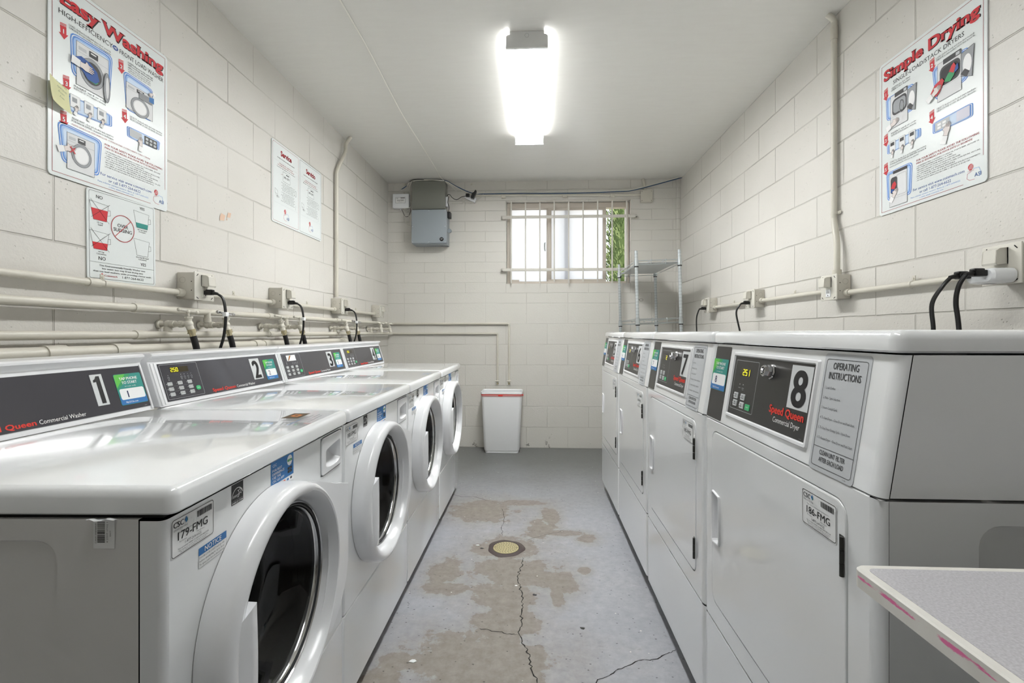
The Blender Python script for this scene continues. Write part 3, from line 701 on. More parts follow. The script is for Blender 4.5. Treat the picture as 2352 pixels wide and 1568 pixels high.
KEYS = (('HOT', 'HEAVY', 'QUICK'), ('WARM', 'NORMAL', 'DELICATE'), ('COLD', 'PREWASH', 'EXTRA'))
WN = ('1', '2', '3', '4'); WM = {}; DM = {}
for i in range(4):
    num = WN[i]; tagn = '%d-FMG' % (179+i)
    where = ('nearest, with a barcode tag on its side', 'second in the row, $2.50 on its display', 'third in the row, paper stuck over its display', 'last in the row, farthest away')[i]
    t = WM[i] = thing('washing_machine', 'white front-loading washer numbered %s, %s' % (num, where), 'washing machine', (WX, .639+W*i, 0), 'front-loading washers along the left wall')
    if i == 0: t.rotation_euler.z = .036; t.location = (WX+.0247, .639, 0)
    shared('w_body', w_body, 'cabinet', t); shared('w_front', w_front, 'front_panel', t); shared('w_lower', w_lower, 'access_panel', t); shared('w_lid', w_lid, 'top_panel', t)
    cn = shared('w_cons', w_console, 'console', t)
    shared('w_panel', w_panel, 'control_panel', cn); shared('w_logo', w_logo, 'brand_lettering', cn); shared('w_logo2', w_logo2, 'type_lettering', cn); shared('w_key', w_keypad, 'keypad_outline', cn)
    for j in range(3):
        for k in range(3): shared('w_b%d%d' % (j, k), w_btn(j, k, KEYS[j][k]), 'button', cn)
    shared('w_gb', w_gbtn, 'start_button', cn, 'green start button')
    d = shared('w_disp', w_disp, 'display', cn)
    b = MB()
    if i == 2:
        b.P(CF, rr(.070, .094, .150, .121), .0020, paper); b.P(CF, [(.078, .096), (.086, .096), (.112, .119), (.098, .119)], .0024, brown); b.P(CF, [(.082, .097), (.086, .097), (.106, .118), (.100, .118)], .0026, orange)
        b.build('paper_sticker', cn)
    else:
        segs(b, CF, '250', .076, .1025, .0125, .0075, led, .0022); b.build('display_digits', cn, label='yellow 2.50 on the display')
        if i == 0: pass
    b = MB()
    if i == 0:
        b.slab(CF, .513, .036, .547, .118, .0012, .0018, offw, r=.001); b.P(CF, [(.5265, .041), (.5385, .041), (.5385, .113), (.5290, .113), (.5245, .106), (.5185, .103), (.5185, .097), (.5265, .0985)], .0022, black)
    else: b.slab(CF, .479, .036, .542, .121, .0012, .0018, offw, r=.001); b.text(CF, num, .5105, .042, .072, black, w=.036, al='c', bold=.05, n=.0022, res=6)
    b.build('number_sticker', cn, label='black %s on a silver sticker' % num)
    b = MB(); tap_card(b, CF.sub(0, 0, .0012), (.580 if i == 0 else .566), .026, num, w=(.089 if i == 0 else .082)); b.build('phone_payment_sticker', cn)
    dr = shared('w_ring', w_ring, 'door', t); shared('w_wing', w_wing, 'hinge_cover', dr); shared('w_gl', w_glass, 'door_glass', dr); shared('w_gk', w_gasket, 'seal', dr); shared('w_hd', w_handle, 'handle', dr)
    shared('w_drum', w_drum, 'drum', t)
    dw = shared('w_dw', w_drawer, 'detergent_drawer', t); shared('w_pk', w_pocket, 'drawer_pull', dw)
    b = MB(); asset_label(b, FF, .014, (.861, .858, .857, .857)[i], tagn, w=.096, h=.058); b.build('asset_label', t, label='machine tag reading %s' % tagn)
    shared('w_en', w_energy, 'energy_label', t); shared('w_app', w_app, 'app_sticker', t, 'blue app sticker'); shared('w_no', w_notice, 'notice_label', t)
    if i == 0: shared('w_bc', w_barcode, 'barcode_sticker', t)
    if i < 3: shared('w_ls%d' % min(i, 1), w_lidstk(min(i, 1)), 'top_sticker', t)
    for k, (x, y) in enumerate(((-.06, .05), (-.06, W-.05), (-.64, .05), (-.64, W-.05))): shared('w_ft%d' % k, foot(x, y), 'foot', t)

# ------------------------------------------------------------------ dryers
DXW = .489
DF = Fr((0, W, 0), (0, -1, 0), (0, 0, 1))        # dryer front face, out = -x ; u = W - y
DCF = Fr((0, W, .897), (0, -1, 0), (.156, 0, .9877))
DD = .72
def d_side(b, z0, z1, emb=False, x0f=.0135):
    g = .0015
    for y in (g, W-g):
        if emb and y == g:
            sf = Fr((0, g, 0), (1, 0, 0), (0, 0, 1)); hole = rr(.135, .13, DD-.06, .862, .03, 5)
            b.plate(sf, x0f, z0, DD, z1, hole, 0, enamel); H2 = [((p[0]-.4)*.985+.4, (p[1]-.5)*.99+.5) for p in hole]
            b.loft([[sf.p(u, v, 0) for u, v in hole], [sf.p(u, v, -.0025) for u, v in H2]], enamel, False, True)
        else: b.poly([(x0f, y, z0), (DD, y, z0), (DD, y, z1), (x0f, y, z1)], enamel)
    b.poly([(DD, g, z0), (DD, W-g, z0), (DD, W-g, z1), (DD, g, z1)], enamel); b.poly([(x0f, g, z0), (DD, g, z0), (DD, W-g, z0), (x0f, W-g, z0)], enamel)
def d_body(b): d_side(b, .075, .893, True); b.poly([(.0135, 0.0015, .893), (DD, .0015, .893), (DD, W-.0015, .893), (.0135, W-.0015, .893)], enamel); b.poly([(.02, .003, .08), (.02, W-.003, .08), (.02, W-.003, .89), (.02, .003, .89)], gap)
def sideround(b, z0, z1, f=lambda z: 0, r=.013, back=.0125, caps=True):
    for s_ in (0, 1):
        def pr(z): 
            P = [(back, .0015)] + [(r-r*math.sin(PI/2*i/6), .0015+r*1.6*(1-math.cos(PI/2*i/6))) for i in range(7)]
            return [(x+f(z), (W-y if s_ else y), z) for x, y in P]
        b.loft([pr(z0), pr(z1)], enamel, False, False, closed=False)
def d_front(b):
    z0, z1 = .349, .8945; r = .0208+.0015
    b.plate(DF, r, z0, W-r, z1-.002, rr(W-.628, .402, W-.068, .868, .030, 6), 0, enamel, hdepth=.010); sideround(b, z0, z1-.001)
    b.poly([(0, r, z1-.002), (0, W-r, z1-.002), (.002, W-r, z1), (.002, r, z1)], enamel); b.poly([(.002, .003, z1), (.002, W-.003, z1), (.02, W-.003, z1), (.02, .003, z1)], enamel)
def d_lower(b):
    z0, z1 = .075, .344; r = .0223
    b.poly([DF.p(r, z0), DF.p(W-r, z0), DF.p(W-r, z1), DF.p(r, z1)], enamel); sideround(b, z0, z1); b.poly([(0, r, z1), (0, W-r, z1), (.013, W-.002, z1), (.013, .002, z1)], enamel); b.poly([(0, r, z0), (.013, .002, z0), (.013, W-.002, z0), (0, W-r, z0)], enamel)
PULL = [(.070, .573), (.075, .569), (.112, .573), (.116, .580), (.116, .691), (.112, .698), (.075, .703), (.070, .698)]
def d_door(b):
    A = rr(W-.6255, .4045, W-.0705, .8655, .028, 6); B = rr(W-.6225, .4075, W-.0735, .8625, .025, 6)
    b.loft([[DF.p(u, v, -.009) for u, v in A], [DF.p(u, v, -.0005) for u, v in A], [DF.p(u+(bu-u)*.3, v+(bv-v)*.3, .0008) for (u, v), (bu, bv) in zip(A, B)], [DF.p(u, v, .0015) for u, v in B]], enamel, True, False)
    b.plate2(DF, B, PULL, .0015, enamel)
def d_pull(b):
    cu, cv = .093, .636; sc_ = lambda k, a, du=0: [(cu+(u-cu)*k+du, cv+(v-cv)*a) for u, v in PULL]
    rg = [(sc_(1.16, 1.045), .0012), (sc_(1.14, 1.04), .0055), (sc_(1.06, 1.02), .0070), (sc_(.90, .975), .0060), (sc_(.80, .95), -.001), (sc_(.70, .93, .003), -.0075)]
    b.loft([[DF.p(u, v, n) for u, v in P] for P, n in rg], plastic, False, True)
def d_hinge(z):
    def fn(b):
        f = DF.sub(W-.0765, z); b.slab(f, -.009, 0, .000, .064, .0012, .0026, darkm)
        for i in range(3):
            a0 = f.p(.001, .001+.0215*i, .005); a1 = f.p(.001, .0205+.0215*i, .005); b.cyl(a0, a1, .0034, darkm, 12)
    return fn
def d_console(b):
    z0, z1 = .897, 1.101; k = .158; r = .0223
    f = lambda z: (z-.897)*k
    b.poly([(0, r, z0), (0, W-r, z0), (f(z1), W-r, z1), (f(z1), r, z1)], enamel)
    for s_ in (0, 1):
        def pr(z): 
            P = [(.0125, .0015)] + [(.013-.013*math.sin(PI/2*i/6), .0015+.0208*(1-math.cos(PI/2*i/6))) for i in range(7)]
            return [(x+f(z), (W-y if s_ else y), z) for x, y in P]
        b.loft([pr(z0), pr(z1)], enamel, False, False, closed=False)
    b.poly([(0, r, z0), (.0125, .002, z0), (.0125, W-.002, z0), (0, W-r, z0)], enamel)
    g = .0015
    for y in (g, W-g): b.poly([(.0145+f(z0), y, z0+.001), (DD, y, z0+.001), (DD, y, z1), (.0145+f(z1), y, z1)], enamel)
    b.poly([(DD, g, z0), (DD, W-g, z0), (DD, W-g, z1), (DD, g, z1)], enamel); b.poly([(.03, .003, z0), (.03, W-.003, z0), (.055, W-.003, z1), (.055, .003, z1)], gap)
def d_lid(b):
    x0 = .024; x1 = DD; z0, z1 = 1.104, 1.137
    def ring(ins, z):
        R = .018; P = [(x1, .001+ins, z), (x1, W-.001-ins, z)]
        for cx, cy, a in ((x0+R, W-.001-R, 90), (x0+R, .001+R, 180)):
            for i in range(6):
                t_ = math.radians(a+90*i/5); P.append((cx+(R-ins)*math.cos(t_), cy+(R-ins)*math.sin(t_), z))
        return P
    b.loft([ring(.003, z0), ring(0, z0+.003), ring(0, z1-.014), ring(.002, z1-.008), ring(.006, z1-.003), ring(.014, z1)], enamel)
def d_strip(b): b.slab(DCF, .017, .003, .115, .200, 0, .0008, dpanelM, r=.004)
def d_bezel(b):
    b.loft([[DCF.p(u, v, 0) for u, v in rr(.140, .024, .502, .189, .004, 3)], [DCF.p(u, v, .0045) for u, v in rr(.1425, .0265, .4995, .1865, .004, 3)],
            [DCF.p(u, v, .0045) for u, v in rr(.1475, .0315, .4945, .1815, .003, 3)], [DCF.p(u, v, .001) for u, v in rr(.150, .034, .492, .179, .002, 3)]], plastic, False, False)
def d_panel(b):
    b.P(DCF, rr(.150, .034, .492, .179), .0012, dpanelM); b.outline(DCF, rr(.160, .049, .278, .169, .003, 3), .0009, .0016, lgrey)
    for u in (.196, .214): b.P(DCF, circ(u, .111, .0014, 8), .0016, white); b.P(DCF, rr(u-.006, .1015, u+.006, .1035), .0016, grey)
    b.P(DCF, rr(.210, .098, .219, .0995), .0016, grey)
    b.text(DCF, '511495', .480, .037, .002, grey, al='r', n=.0016, res=1)
def d_logo(b): b.text(DCF, 'Speed Queen', .352, .0695, .0165, red, w=.126, bold=.055, n=.0018)
def d_logo2(b): b.text(DCF, 'Commercial Dryer', .372, .052, .0115, white, w=.098, n=.0018)
def d_btn(u, v, s_):
    def fn(b):
        b.P(DCF, circ(u-.0135, v+.001, .0012, 8), .0016, white); b.slab(DCF, u-.0105, v-.0065, u+.0105, v+.0085, .0012, .0026, offw, r=.002, seg=3); b.text(DCF, s_[0], u-.001, v+.002, .0032, dark, al='c', n=.003, bold=.04, res=1); b.text(DCF, s_[1], u-.001, v-.003, .0032, dark, al='c', n=.003, bold=.04, res=1)
        b.outline(DCF, [(u+.0075, v-.004), (u+.0075, v+.006)], .0008, .003, dark, closed=False)
    return fn
def d_green(b): b.slab(DCF, .241, .0545, .264, .0685, .0012, .0026, gbtn, r=.002, seg=3); b.text(DCF, 'START', .2525, .060, .0035, white, al='c', n=.003, res=1)
def d_disp(b): b.P(DCF, rr(.188, .132, .241, .151), .0016, dispM)
def d_lock(b):
    f = DCF.sub(.337, .153)
    b.lathe(f, [(.0165, .001), (.0165, .004), (.0145, .006), (.013, .018), (.0115, .021), (.009, .021), (.0085, .017), (.003, .017), (.0002, .019)], chrome, 8)
    b.P(f, rr(-.0035, -.0005, .0035, .0005), .0195, dark)
def d_instr(b):
    f = DCF.sub(.513, -.002); b.slab(f, 0, 0, .116, .204, 0, .0009, lgrey, r=.007)
    n = .0013; b.outline(f, rr(.0065, .008, .1095, .194, .005, 3), .0008, n, dark)
    b.text(f, 'OPERATING', .058, .177, .0125, dark, w=.064, al='c', bold=.02, n=n); b.text(f, 'INSTRUCTIONS', .058, .160, .0125, dark, w=.080, al='c', bold=.02, n=n)
    for i, s_ in enumerate(('1. Load Clothes.', '2. Make Cycle Selection.', '3. Insert Coin(s)/Card.', '4. To Start Dryer - Close Door and Push Start.', '5. To Stop Dryer During Cycle - Open Door.', '6. To Restart Dryer - Close Door and Push Start.')):
        b.text(f, s_, .0115, .142-.0175*i, .0046, dark, w=(.030, .046, .042, .089, .083, .092)[i], n=n, res=1)
    b.outline(f, [(.0065, .041), (.1095, .041)], .0008, n, dark, closed=False)
    b.text(f, 'CLEAN LINT FILTER', .058, .029, .0082, dark, w=.066, al='c', bold=.02, n=n); b.text(f, 'AFTER EACH LOAD', .058, .017, .0082, dark, w=.064, al='c', bold=.02, n=n)
    b.text(f, '511882', .100, .003, .002, dark, al='r', n=n, res=1)
for i in range(4):
    num = str(8-i); tagn = '%d-FMG' % (186-i)
    where = ('nearest to the camera, its side above the table', 'between dryers 8 and 6, with 2 on its display', 'between dryers 7 and 5', 'last of the row, beside the wire rack')[i]
    t = DM[i] = thing('clothes_dryer', 'white commercial dryer numbered %s, %s' % (num, where), 'dryer', (DXW, .688+W*i, 0), 'dryers along the right wall')
    shared('d_body', d_body, 'cabinet', t); shared('d_front', d_front, 'front_panel', t); shared('d_low', d_lower, 'access_panel', t)
    dr = shared('d_door', d_door, 'door', t); shared('d_pull', d_pull, 'door_handle', dr)
    for z in (.748, .447): shared('d_h%d' % (z*1000), d_hinge(z), 'hinge', dr, 'dark steel hinge')
    b = MB(); asset_label(b, DF.sub(0, 0, .0018), W-.190, .853, tagn, h=.063); b.build('asset_label', dr, label='machine tag reading %s' % tagn)
    cn = shared('d_cons', d_console, 'console', t); shared('d_lid', d_lid, 'top_panel', t)
    shared('d_strip', d_strip, 'side_strip', cn); shared('d_bez', d_bezel, 'bezel', cn); shared('d_pan', d_panel, 'control_panel', cn); shared('d_logo', d_logo, 'brand_lettering', cn); shared('d_logo2', d_logo2, 'type_lettering', cn)
    for (u, v, s_) in ((.185, .081, ('HIGH', 'TEMP')), (.222, .081, ('LOW', 'TEMP')), (.185, .0625, ('MED', 'TEMP')), (.222, .0615, ('NO', 'HEAT'))): shared('d_b%.3f%.3f' % (u, v), d_btn(u, v, s_), 'button', cn)
    shared('d_gb', d_green, 'start_button', cn, 'green start button'); shared('d_disp', d_disp, 'display', cn)
    b = MB(); segs(b, DCF, ('251', '2', '0', '2')[i], (.204 if i == 0 else .222), .134, .0145, .0088, led, .002); b.build('display_digits', cn)
    shared('d_lock', d_lock, 'key_lock', cn, 'chrome key lock')
    b = MB(); b.slab(DCF, .415, .089, .4865, .174, .0012, .002, offw); b.text(DCF, num, .4505, .0955, .072, black, w=.044, al='c', bold=.045, n=.0024, res=6); b.build('number_sticker', cn, label='black %s on a silver sticker' % num)
    b = MB(); tap_card(b, DCF.sub(0, 0, .001), .0145, .080, num, w=.096, h=.086); b.build('phone_payment_sticker', cn)
    shared('d_ins', d_instr, 'instruction_plate', cn)
    for k, (x, y) in enumerate(((.06, .05), (.06, W-.05), (.66, .05), (.66, W-.05))):
        def ft(b, x=x, y=y): b.cyl((x, y, 0), (x, y, .014), .022, rubber, 16); b.cyl((x, y, .014), (x, y, .08), .008, zinc, 10)
        shared('d_ft%d' % k, ft, 'foot', t)

# ------------------------------------------------------------------ folding table in the right foreground
t = thing('folding_table', 'worn grey laminate folding table with pink pen marks on its white edge', 'table', (0, 0, 0))
b = MB(); z0, z1 = .8515, .871
P = rr(.358, -1.15, 1.40, .548, .012, 5)
b.prism(ID, P, z0, z1-.0015, M_edge); b.loft([[(u, v, z1-.0015) for u, v in P], [(u, v, z1) for u, v in rr(.3595, -1.1485, 1.3985, .5465, .011, 5)]], M_edge, False, True)
b.build('edge_band', t)
b = MB(); b.prism(ID, rr(.3675, -1.14, 1.39, .5385, .008, 5), z1, z1+.0006, M_table); b.build('tabletop', t)
for x, y in ((.98, .46), (1.36, .46), (.98, -1.08), (1.36, -1.08)):
    b = MB(); b.cyl((x, y, 0), (x, y, z0), .014, darkm, 12); b.build('leg', t)
b = MB(); b.box(1.39, XR-.001, -1.14, .54, z0-.06, z0, pipeM); b.build('wall_cleat', t)

# ------------------------------------------------------------------ window, bars, outside
t = thing('window_1', 'sliding window with frosted panes, its right third open', 'window', (0, 0, 0), kind='structure')
yF = YB+.065
def rect_frame(b, x0, x1, z0, z1, w, y0, y1, m, wt=None, wb=None):
    wt = wt or w; wb = wb or w
    b.box(x0, x1, y0, y1, z0, z0+wb, m, .002); b.box(x0, x1, y0, y1, z1-wt, z1, m, .002); b.box(x0, x0+w, y0, y1, z0+wb, z1-wt, m, .002); b.box(x1-w, x1, y0, y1, z0+wb, z1-wt, m, .002)
b = MB(); rect_frame(b, WX0+.004, WX1-.004, WZ0+.004, WZ1-.004, .032, yF, yF+.07, sash_m, wt=.05, wb=.022); b.build('window_frame', t)
b = MB(); rect_frame(b, -.247, .146, 1.635, 2.385, .014, yF+.036, yF+.060, sash_m); b.box(.125, .165, yF+.030, yF+.062, 1.635, 2.385, sash_m, .002); s1 = b.build('window_sash', t)
b = MB(); b.box(-.233, .132, yF+.046, yF+.050, 1.649, 2.371, paneM); b.build('pane', s1)
b = MB(); rect_frame(b, .140, .712, 1.635, 2.378, .032, yF+.002, yF+.028, sash_m, wt=.024, wb=.030); s2 = b.build('window_sash', t)
b = MB(); b.box(.17, .682, yF+.012, yF+.016, 1.66, 2.356, paneM); b.build('pane', s2)
b = MB(); b.box(.300, .345, yF+.040, yF+.062, 1.64, 2.38, mat('sash_aluminium', 'a3a6a8', .4, metal=.5), .002); b.build('mullion', t)
b = MB(); b.tube([(.108, yF+.034, 1.955), (.104, yF+.010, 1.97), (.104, yF+.010, 2.02), (.108, yF+.034, 2.035)], .006, zinc, 8); b.build('window_latch', t)
b = MB(); b.box(-.225, -.15, yF+.0, yF+.034, 1.641, 1.662, sash_m, .003); b.build('stop_block', t)
t = thing('window_bars', 'off-white steel security bars bolted over the window', 'window bars', (0, YB, 0))
for z in (2.262, 1.747):
    b = MB(); b.box(-.325, .990, -.046, -.034, z-.014, z+.014, bar_m, .002)
    for x in (-.325, .975): b.box(x, x+.015, -.046, -.001, z-.014, z+.014, bar_m, .002); b.cyl((x+.0075, -.001, z), (x+.0075, -.052, z), .006, bar_m, 8)
    b.build('rail', t)
for i in range(9):
    x = -.224+.1395*i; tp = 2.405 if i % 3 else 2.412; z_lo = 1.612 if i not in (3, 5, 6) else 1.625
    b = MB(); b.box(x-.0065, x+.0065, -.060, -.047, z_lo, tp, bar_m, .002); b.build('bar', t)

rnd = random.Random(11)
t = thing('cypress_tree', 'tall sunlit green cypress tree outside the window', 'tree', (1.72, 8.0, -.2))
b = MB(); b.cyl((0, 0, 0), (0, 0, 4.2), .09, mat('bark', '6b5a48', .8), 10, .03); b.build('trunk', t)
b = MB()
for i in range(9000):
    z = .4+rnd.random()**.9*5.6; R = .50*min(1, (z)/1.2)*(1-max(0, (z-2.5)/3.9)**1.4)+.02; a = rnd.uniform(0, 2*PI); rr_ = R*rnd.uniform(.72, 1.08)*(1+.12*math.sin(5*a+z*3))
    p = Vector((rr_*math.cos(a), rr_*math.sin(a), z)); d = Vector((math.cos(a)*.6, math.sin(a)*.6, 1.3+rnd.random())).normalized()
    s_ = Vector((-math.sin(a+rnd.uniform(-.8, .8)), math.cos(a), rnd.uniform(-.3, .3))).normalized(); l = rnd.uniform(.035, .09); w_ = rnd.uniform(.007, .016)
    b.add([p-s_*w_, p+s_*w_, p+s_*w_*.7+d*l*.6+Vector((math.cos(a), math.sin(a), 0))*.02, p+d*l, p-s_*w_*.7+d*l*.6], [(0, 1, 2, 3, 4)], leafM)
b.loft([[(r_*math.cos(2*PI*i/14), r_*math.sin(2*PI*i/14), z) for i in range(14)] for r_, z in ((.2, .5), (.44, 1.1), (.45, 2.6), (.36, 4), (.15, 5.4), (.02, 5.9))], mat('inner_foliage', '4f6136', .9))
b.build('foliage', t)
t = thing('neighbour_house', 'pale house with a red-brown roof seen past the cypress', 'house', (4.2, 12.5, -.2))
b = MB(); b.box(-1.2, 4, 0, 4, 0, 3.0, mat('stucco', 'E7D9D0', .8)); b.build('wall', t)
b = MB(); b.poly([(-1.6, -.4, 2.9), (4.2, -.4, 2.9), (4.2, 2, 4.3), (-.6, 2, 4.3)], mat('roof_tile', 'A5563F', .8)); b.box(-1.6, 4.2, -.42, -.36, 2.75, 2.95, mat('roof_tile', 'A5563F', .8)); b.build('roof', t)
b = MB(); b.box(-20, 20, YB+.22, 40, -.3, -.2, mat('outside_paving', 'B7B2A6', .9)); tag(b.build('ground'), 'pale paved ground outside', 'ground', kind='structure')
b = MB(); b.box(-20, 20, -20, YF-.22, -.3, -.02, mat('outside_paving', 'B7B2A6', .9)); tag(b.build('ground'), 'pale paved ground outside the doorway', 'ground', kind='structure')

# ------------------------------------------------------------------ ceiling lamp
def ceiling_light(label, loc, lensM):
    t = thing('ceiling_light', label, 'ceiling light', loc)
    HL = .607
    sec = [(-.103, -.020), (-.103, -.070), (-.098, -.080), (.098, -.080), (.103, -.070), (.103, -.020)]
    b = MB(); b.loft([[(x, -HL+.012, z) for x, z in sec], [(x, HL-.012, z) for x, z in sec]], lensM, False, False, closed=False); b.build('lens', t)
    b = MB(); b.box(-.085, .085, -HL+.016, HL-.016, -.024, -.001, mat('lamp_housing', 'C9CAC8', .45)); b.build('housing', t)
    for s_ in (-1, 1):
        b = MB(); y0, y1 = sorted((s_*HL, s_*(HL-.014)))
        pts = [(-.086, -.0015), (-.086, -.016), (-.094, -.016), (-.104, -.024), (-.105, -.082), (.105, -.082), (.104, -.024), (.094, -.016), (.086, -.016), (.086, -.0015)]
        b.loft([[(x, y0, z) for x, z in pts], [(x, y1, z) for x, z in pts]], mat('lamp_cap', 'E8E8E6', .5)); 
        if s_ < 0: b.outline(Fr((0, y0, -.022), (1, 0, 0), (0, 0, 1)), circ(0, 0, .010, 16), .0008, .0006, grey)
        b.build('end_cap', t)
ceiling_light('bright fluorescent ceiling light with grey end caps, seen in the photo', (-.036, 2.93, ZC), lensM)
ceiling_light('added unseen ceiling fill light that brightens the near washers and dryers', (-.036, .75, ZC), lensM_added)  # extra fixture out of view, added as fill for the near end

# ------------------------------------------------------------------ pipes and conduits on the left wall
def conduit_strap(b, c, axis, nrm, r):
    # small clip over a pipe with a screwed ear
    c = Vector(c); a = Vector(axis); n_ = Vector(nrm); u = a.cross(n_)
    P = []
    for i in range(9):
        t_ = PI*i/8; P.append(c+(u*math.cos(t_)+n_*math.sin(t_))*(r+.0015))
    P = [c+u*(r+.0015)-n_*(r)] + P
    b.loft([[p-a*.006 for p in P], [p+a*.006 for p in P]], pipeM, False, False, closed=False)
    e = c+u*(r+.010)-n_*(r-.002)
    b.loft([[e-a*.007-u*.010, e-a*.007+u*.010, e+a*.007+u*.010, e+a*.007-u*.010], [e-a*.007-u*.010+n_*.003, e-a*.007+u*.010+n_*.003, e+a*.007+u*.010+n_*.003, e+a*.007-u*.010+n_*.003]], pipeM)
    b.cyl(e, e+n_*.006, .004, pipeM, 8)
LB = (1.848, 2.513, 3.305, 4.140)
xc = XL+.026
b = MB(); b.cyl((xc, -.9, 1.296), (xc, LB[0]+.002, 1.296), .0115, pipeM); b.cyl((xc, LB[0]-.03, 1.296), (xc, LB[0], 1.296), .016, pipeM)
conduit_strap(b, (xc, 1.50, 1.296), (0, -1, 0), (1, 0, 0), .0115); 
for yy in (1.46,): b.cyl((xc, yy-.02, 1.296), (xc, yy+.02, 1.296), .0145, pipeM)
tag(b.build('electrical_conduit'), 'painted conduit running under the suds sign to the first left outlet box', 'conduit', 'conduits between the left outlet boxes')
for k, (y0, y1, lab) in enumerate(((LB[0]+.11, LB[1], 'painted conduit between the first and second left outlet boxes'), (LB[1]+.11, LB[2], 'painted conduit between the second and third left outlet boxes'), (LB[2]+.11, LB[3], 'painted conduit between the third and last left outlet boxes'))):
    b = MB(); b.cyl((xc, y0, 1.300), (xc, y1, 1.300), .0115, pipeM); b.cyl((xc, y1-.025, 1.3), (xc, y1, 1.3), .016, pipeM)
    conduit_strap(b, (xc, (y0+y1)/2-.05, 1.300), (0, -1, 0), (1, 0, 0), .0115); tag(b.build('electrical_conduit'), lab, 'conduit', 'conduits between the left outlet boxes')
b = MB(); b.tube([(XL+.022, 3.353, 1.39), (XL+.022, 3.353, 1.6), (XL+.022, 3.353, 2.22), (XL+.022, 3.36, 2.31), (XL+.03, 3.43, 2.42), (XL+.035, 3.48, 2.50), (XL+.035, 3.49, 2.56), (XL+.06, 3.52, ZC-.001)], .0135, pipeM, 12)
conduit_strap(b, (XL+.022, 3.353, 1.72), (0, 0, 1), (1, 0, 0), .0135); tag(b.build('electrical_conduit'), 'painted conduit rising from the third left outlet box to the ceiling', 'conduit')
xb = XL+.038
def runs(name, z, r, x, y1, xe, ze, lab, rb=.0105):
    b = MB(); b.cyl((x, -.9, z), (x, y1-.01, z), r, pipeM, 16)
    yb = YB-.016
    b.tube([(x, y1-.02, z), (x, yb-.02, z), (x+.005, yb-.005, z), (x+.03, yb, z)], rb, pipeM, 10)
    b.tube([(x+.03, yb, z), (xe-.02, yb, z), (xe-.003, yb, z-.003), (xe, yb, z-.02), (xe, yb, ze)], rb, pipeM, 10, smooth=False)
    b.cyl((xe, yb, ze+.02), (xe, yb, ze-.012), .013, pipeM, 10); b.cyl((xe, yb-.001, ze+.005), (xe, yb-.03, ze+.005), .009, pipeM, 10); b.cyl((xe-.022, yb-.03, ze+.005), (xe+.022, yb-.03, ze+.005), .006, pipeM, 8); b.cyl((xe, yb, ze-.012), (xe, yb, ze-.03), .0095, brass, 10)
    for yy in (1.05, 1.62, 2.46, 3.32): b.cyl((x, yy-.022, z), (x, yy+.022, z), r+.003, pipeM, 16)
    return tag(b.build('water_pipe'), lab, 'pipe')
runs('hot', 1.222, .0135, xb, 4.60, -.247, .655, 'upper painted water pipe along the left wall, dropping to a valve behind the bin')
runs('cold', 1.125, .0135, xb+.005, 4.60, -.360, .655, 'lower painted water pipe along the left wall, dropping left of the other valve')
b = MB(); xd = XL+.062
b.cyl((xd, -.9, 1.072), (xd, 3.40, 1.072), .0205, pipeM, 20)
for yy in (1.30, 1.52, 2.30, 2.38, 3.38): b.cyl((xd, yy-.03, 1.072), (xd, yy+.03, 1.072), .0245, pipeM, 20)
b.cyl((xd, 1.52, 1.072), (xd+.03, 1.52, .8), .022, pipeM, 16); b.sphere((xd, 3.41, 1.072), .022, pipeM)
tag(b.build('drain_pipe'), 'thick painted drain pipe low behind the washers', 'pipe')

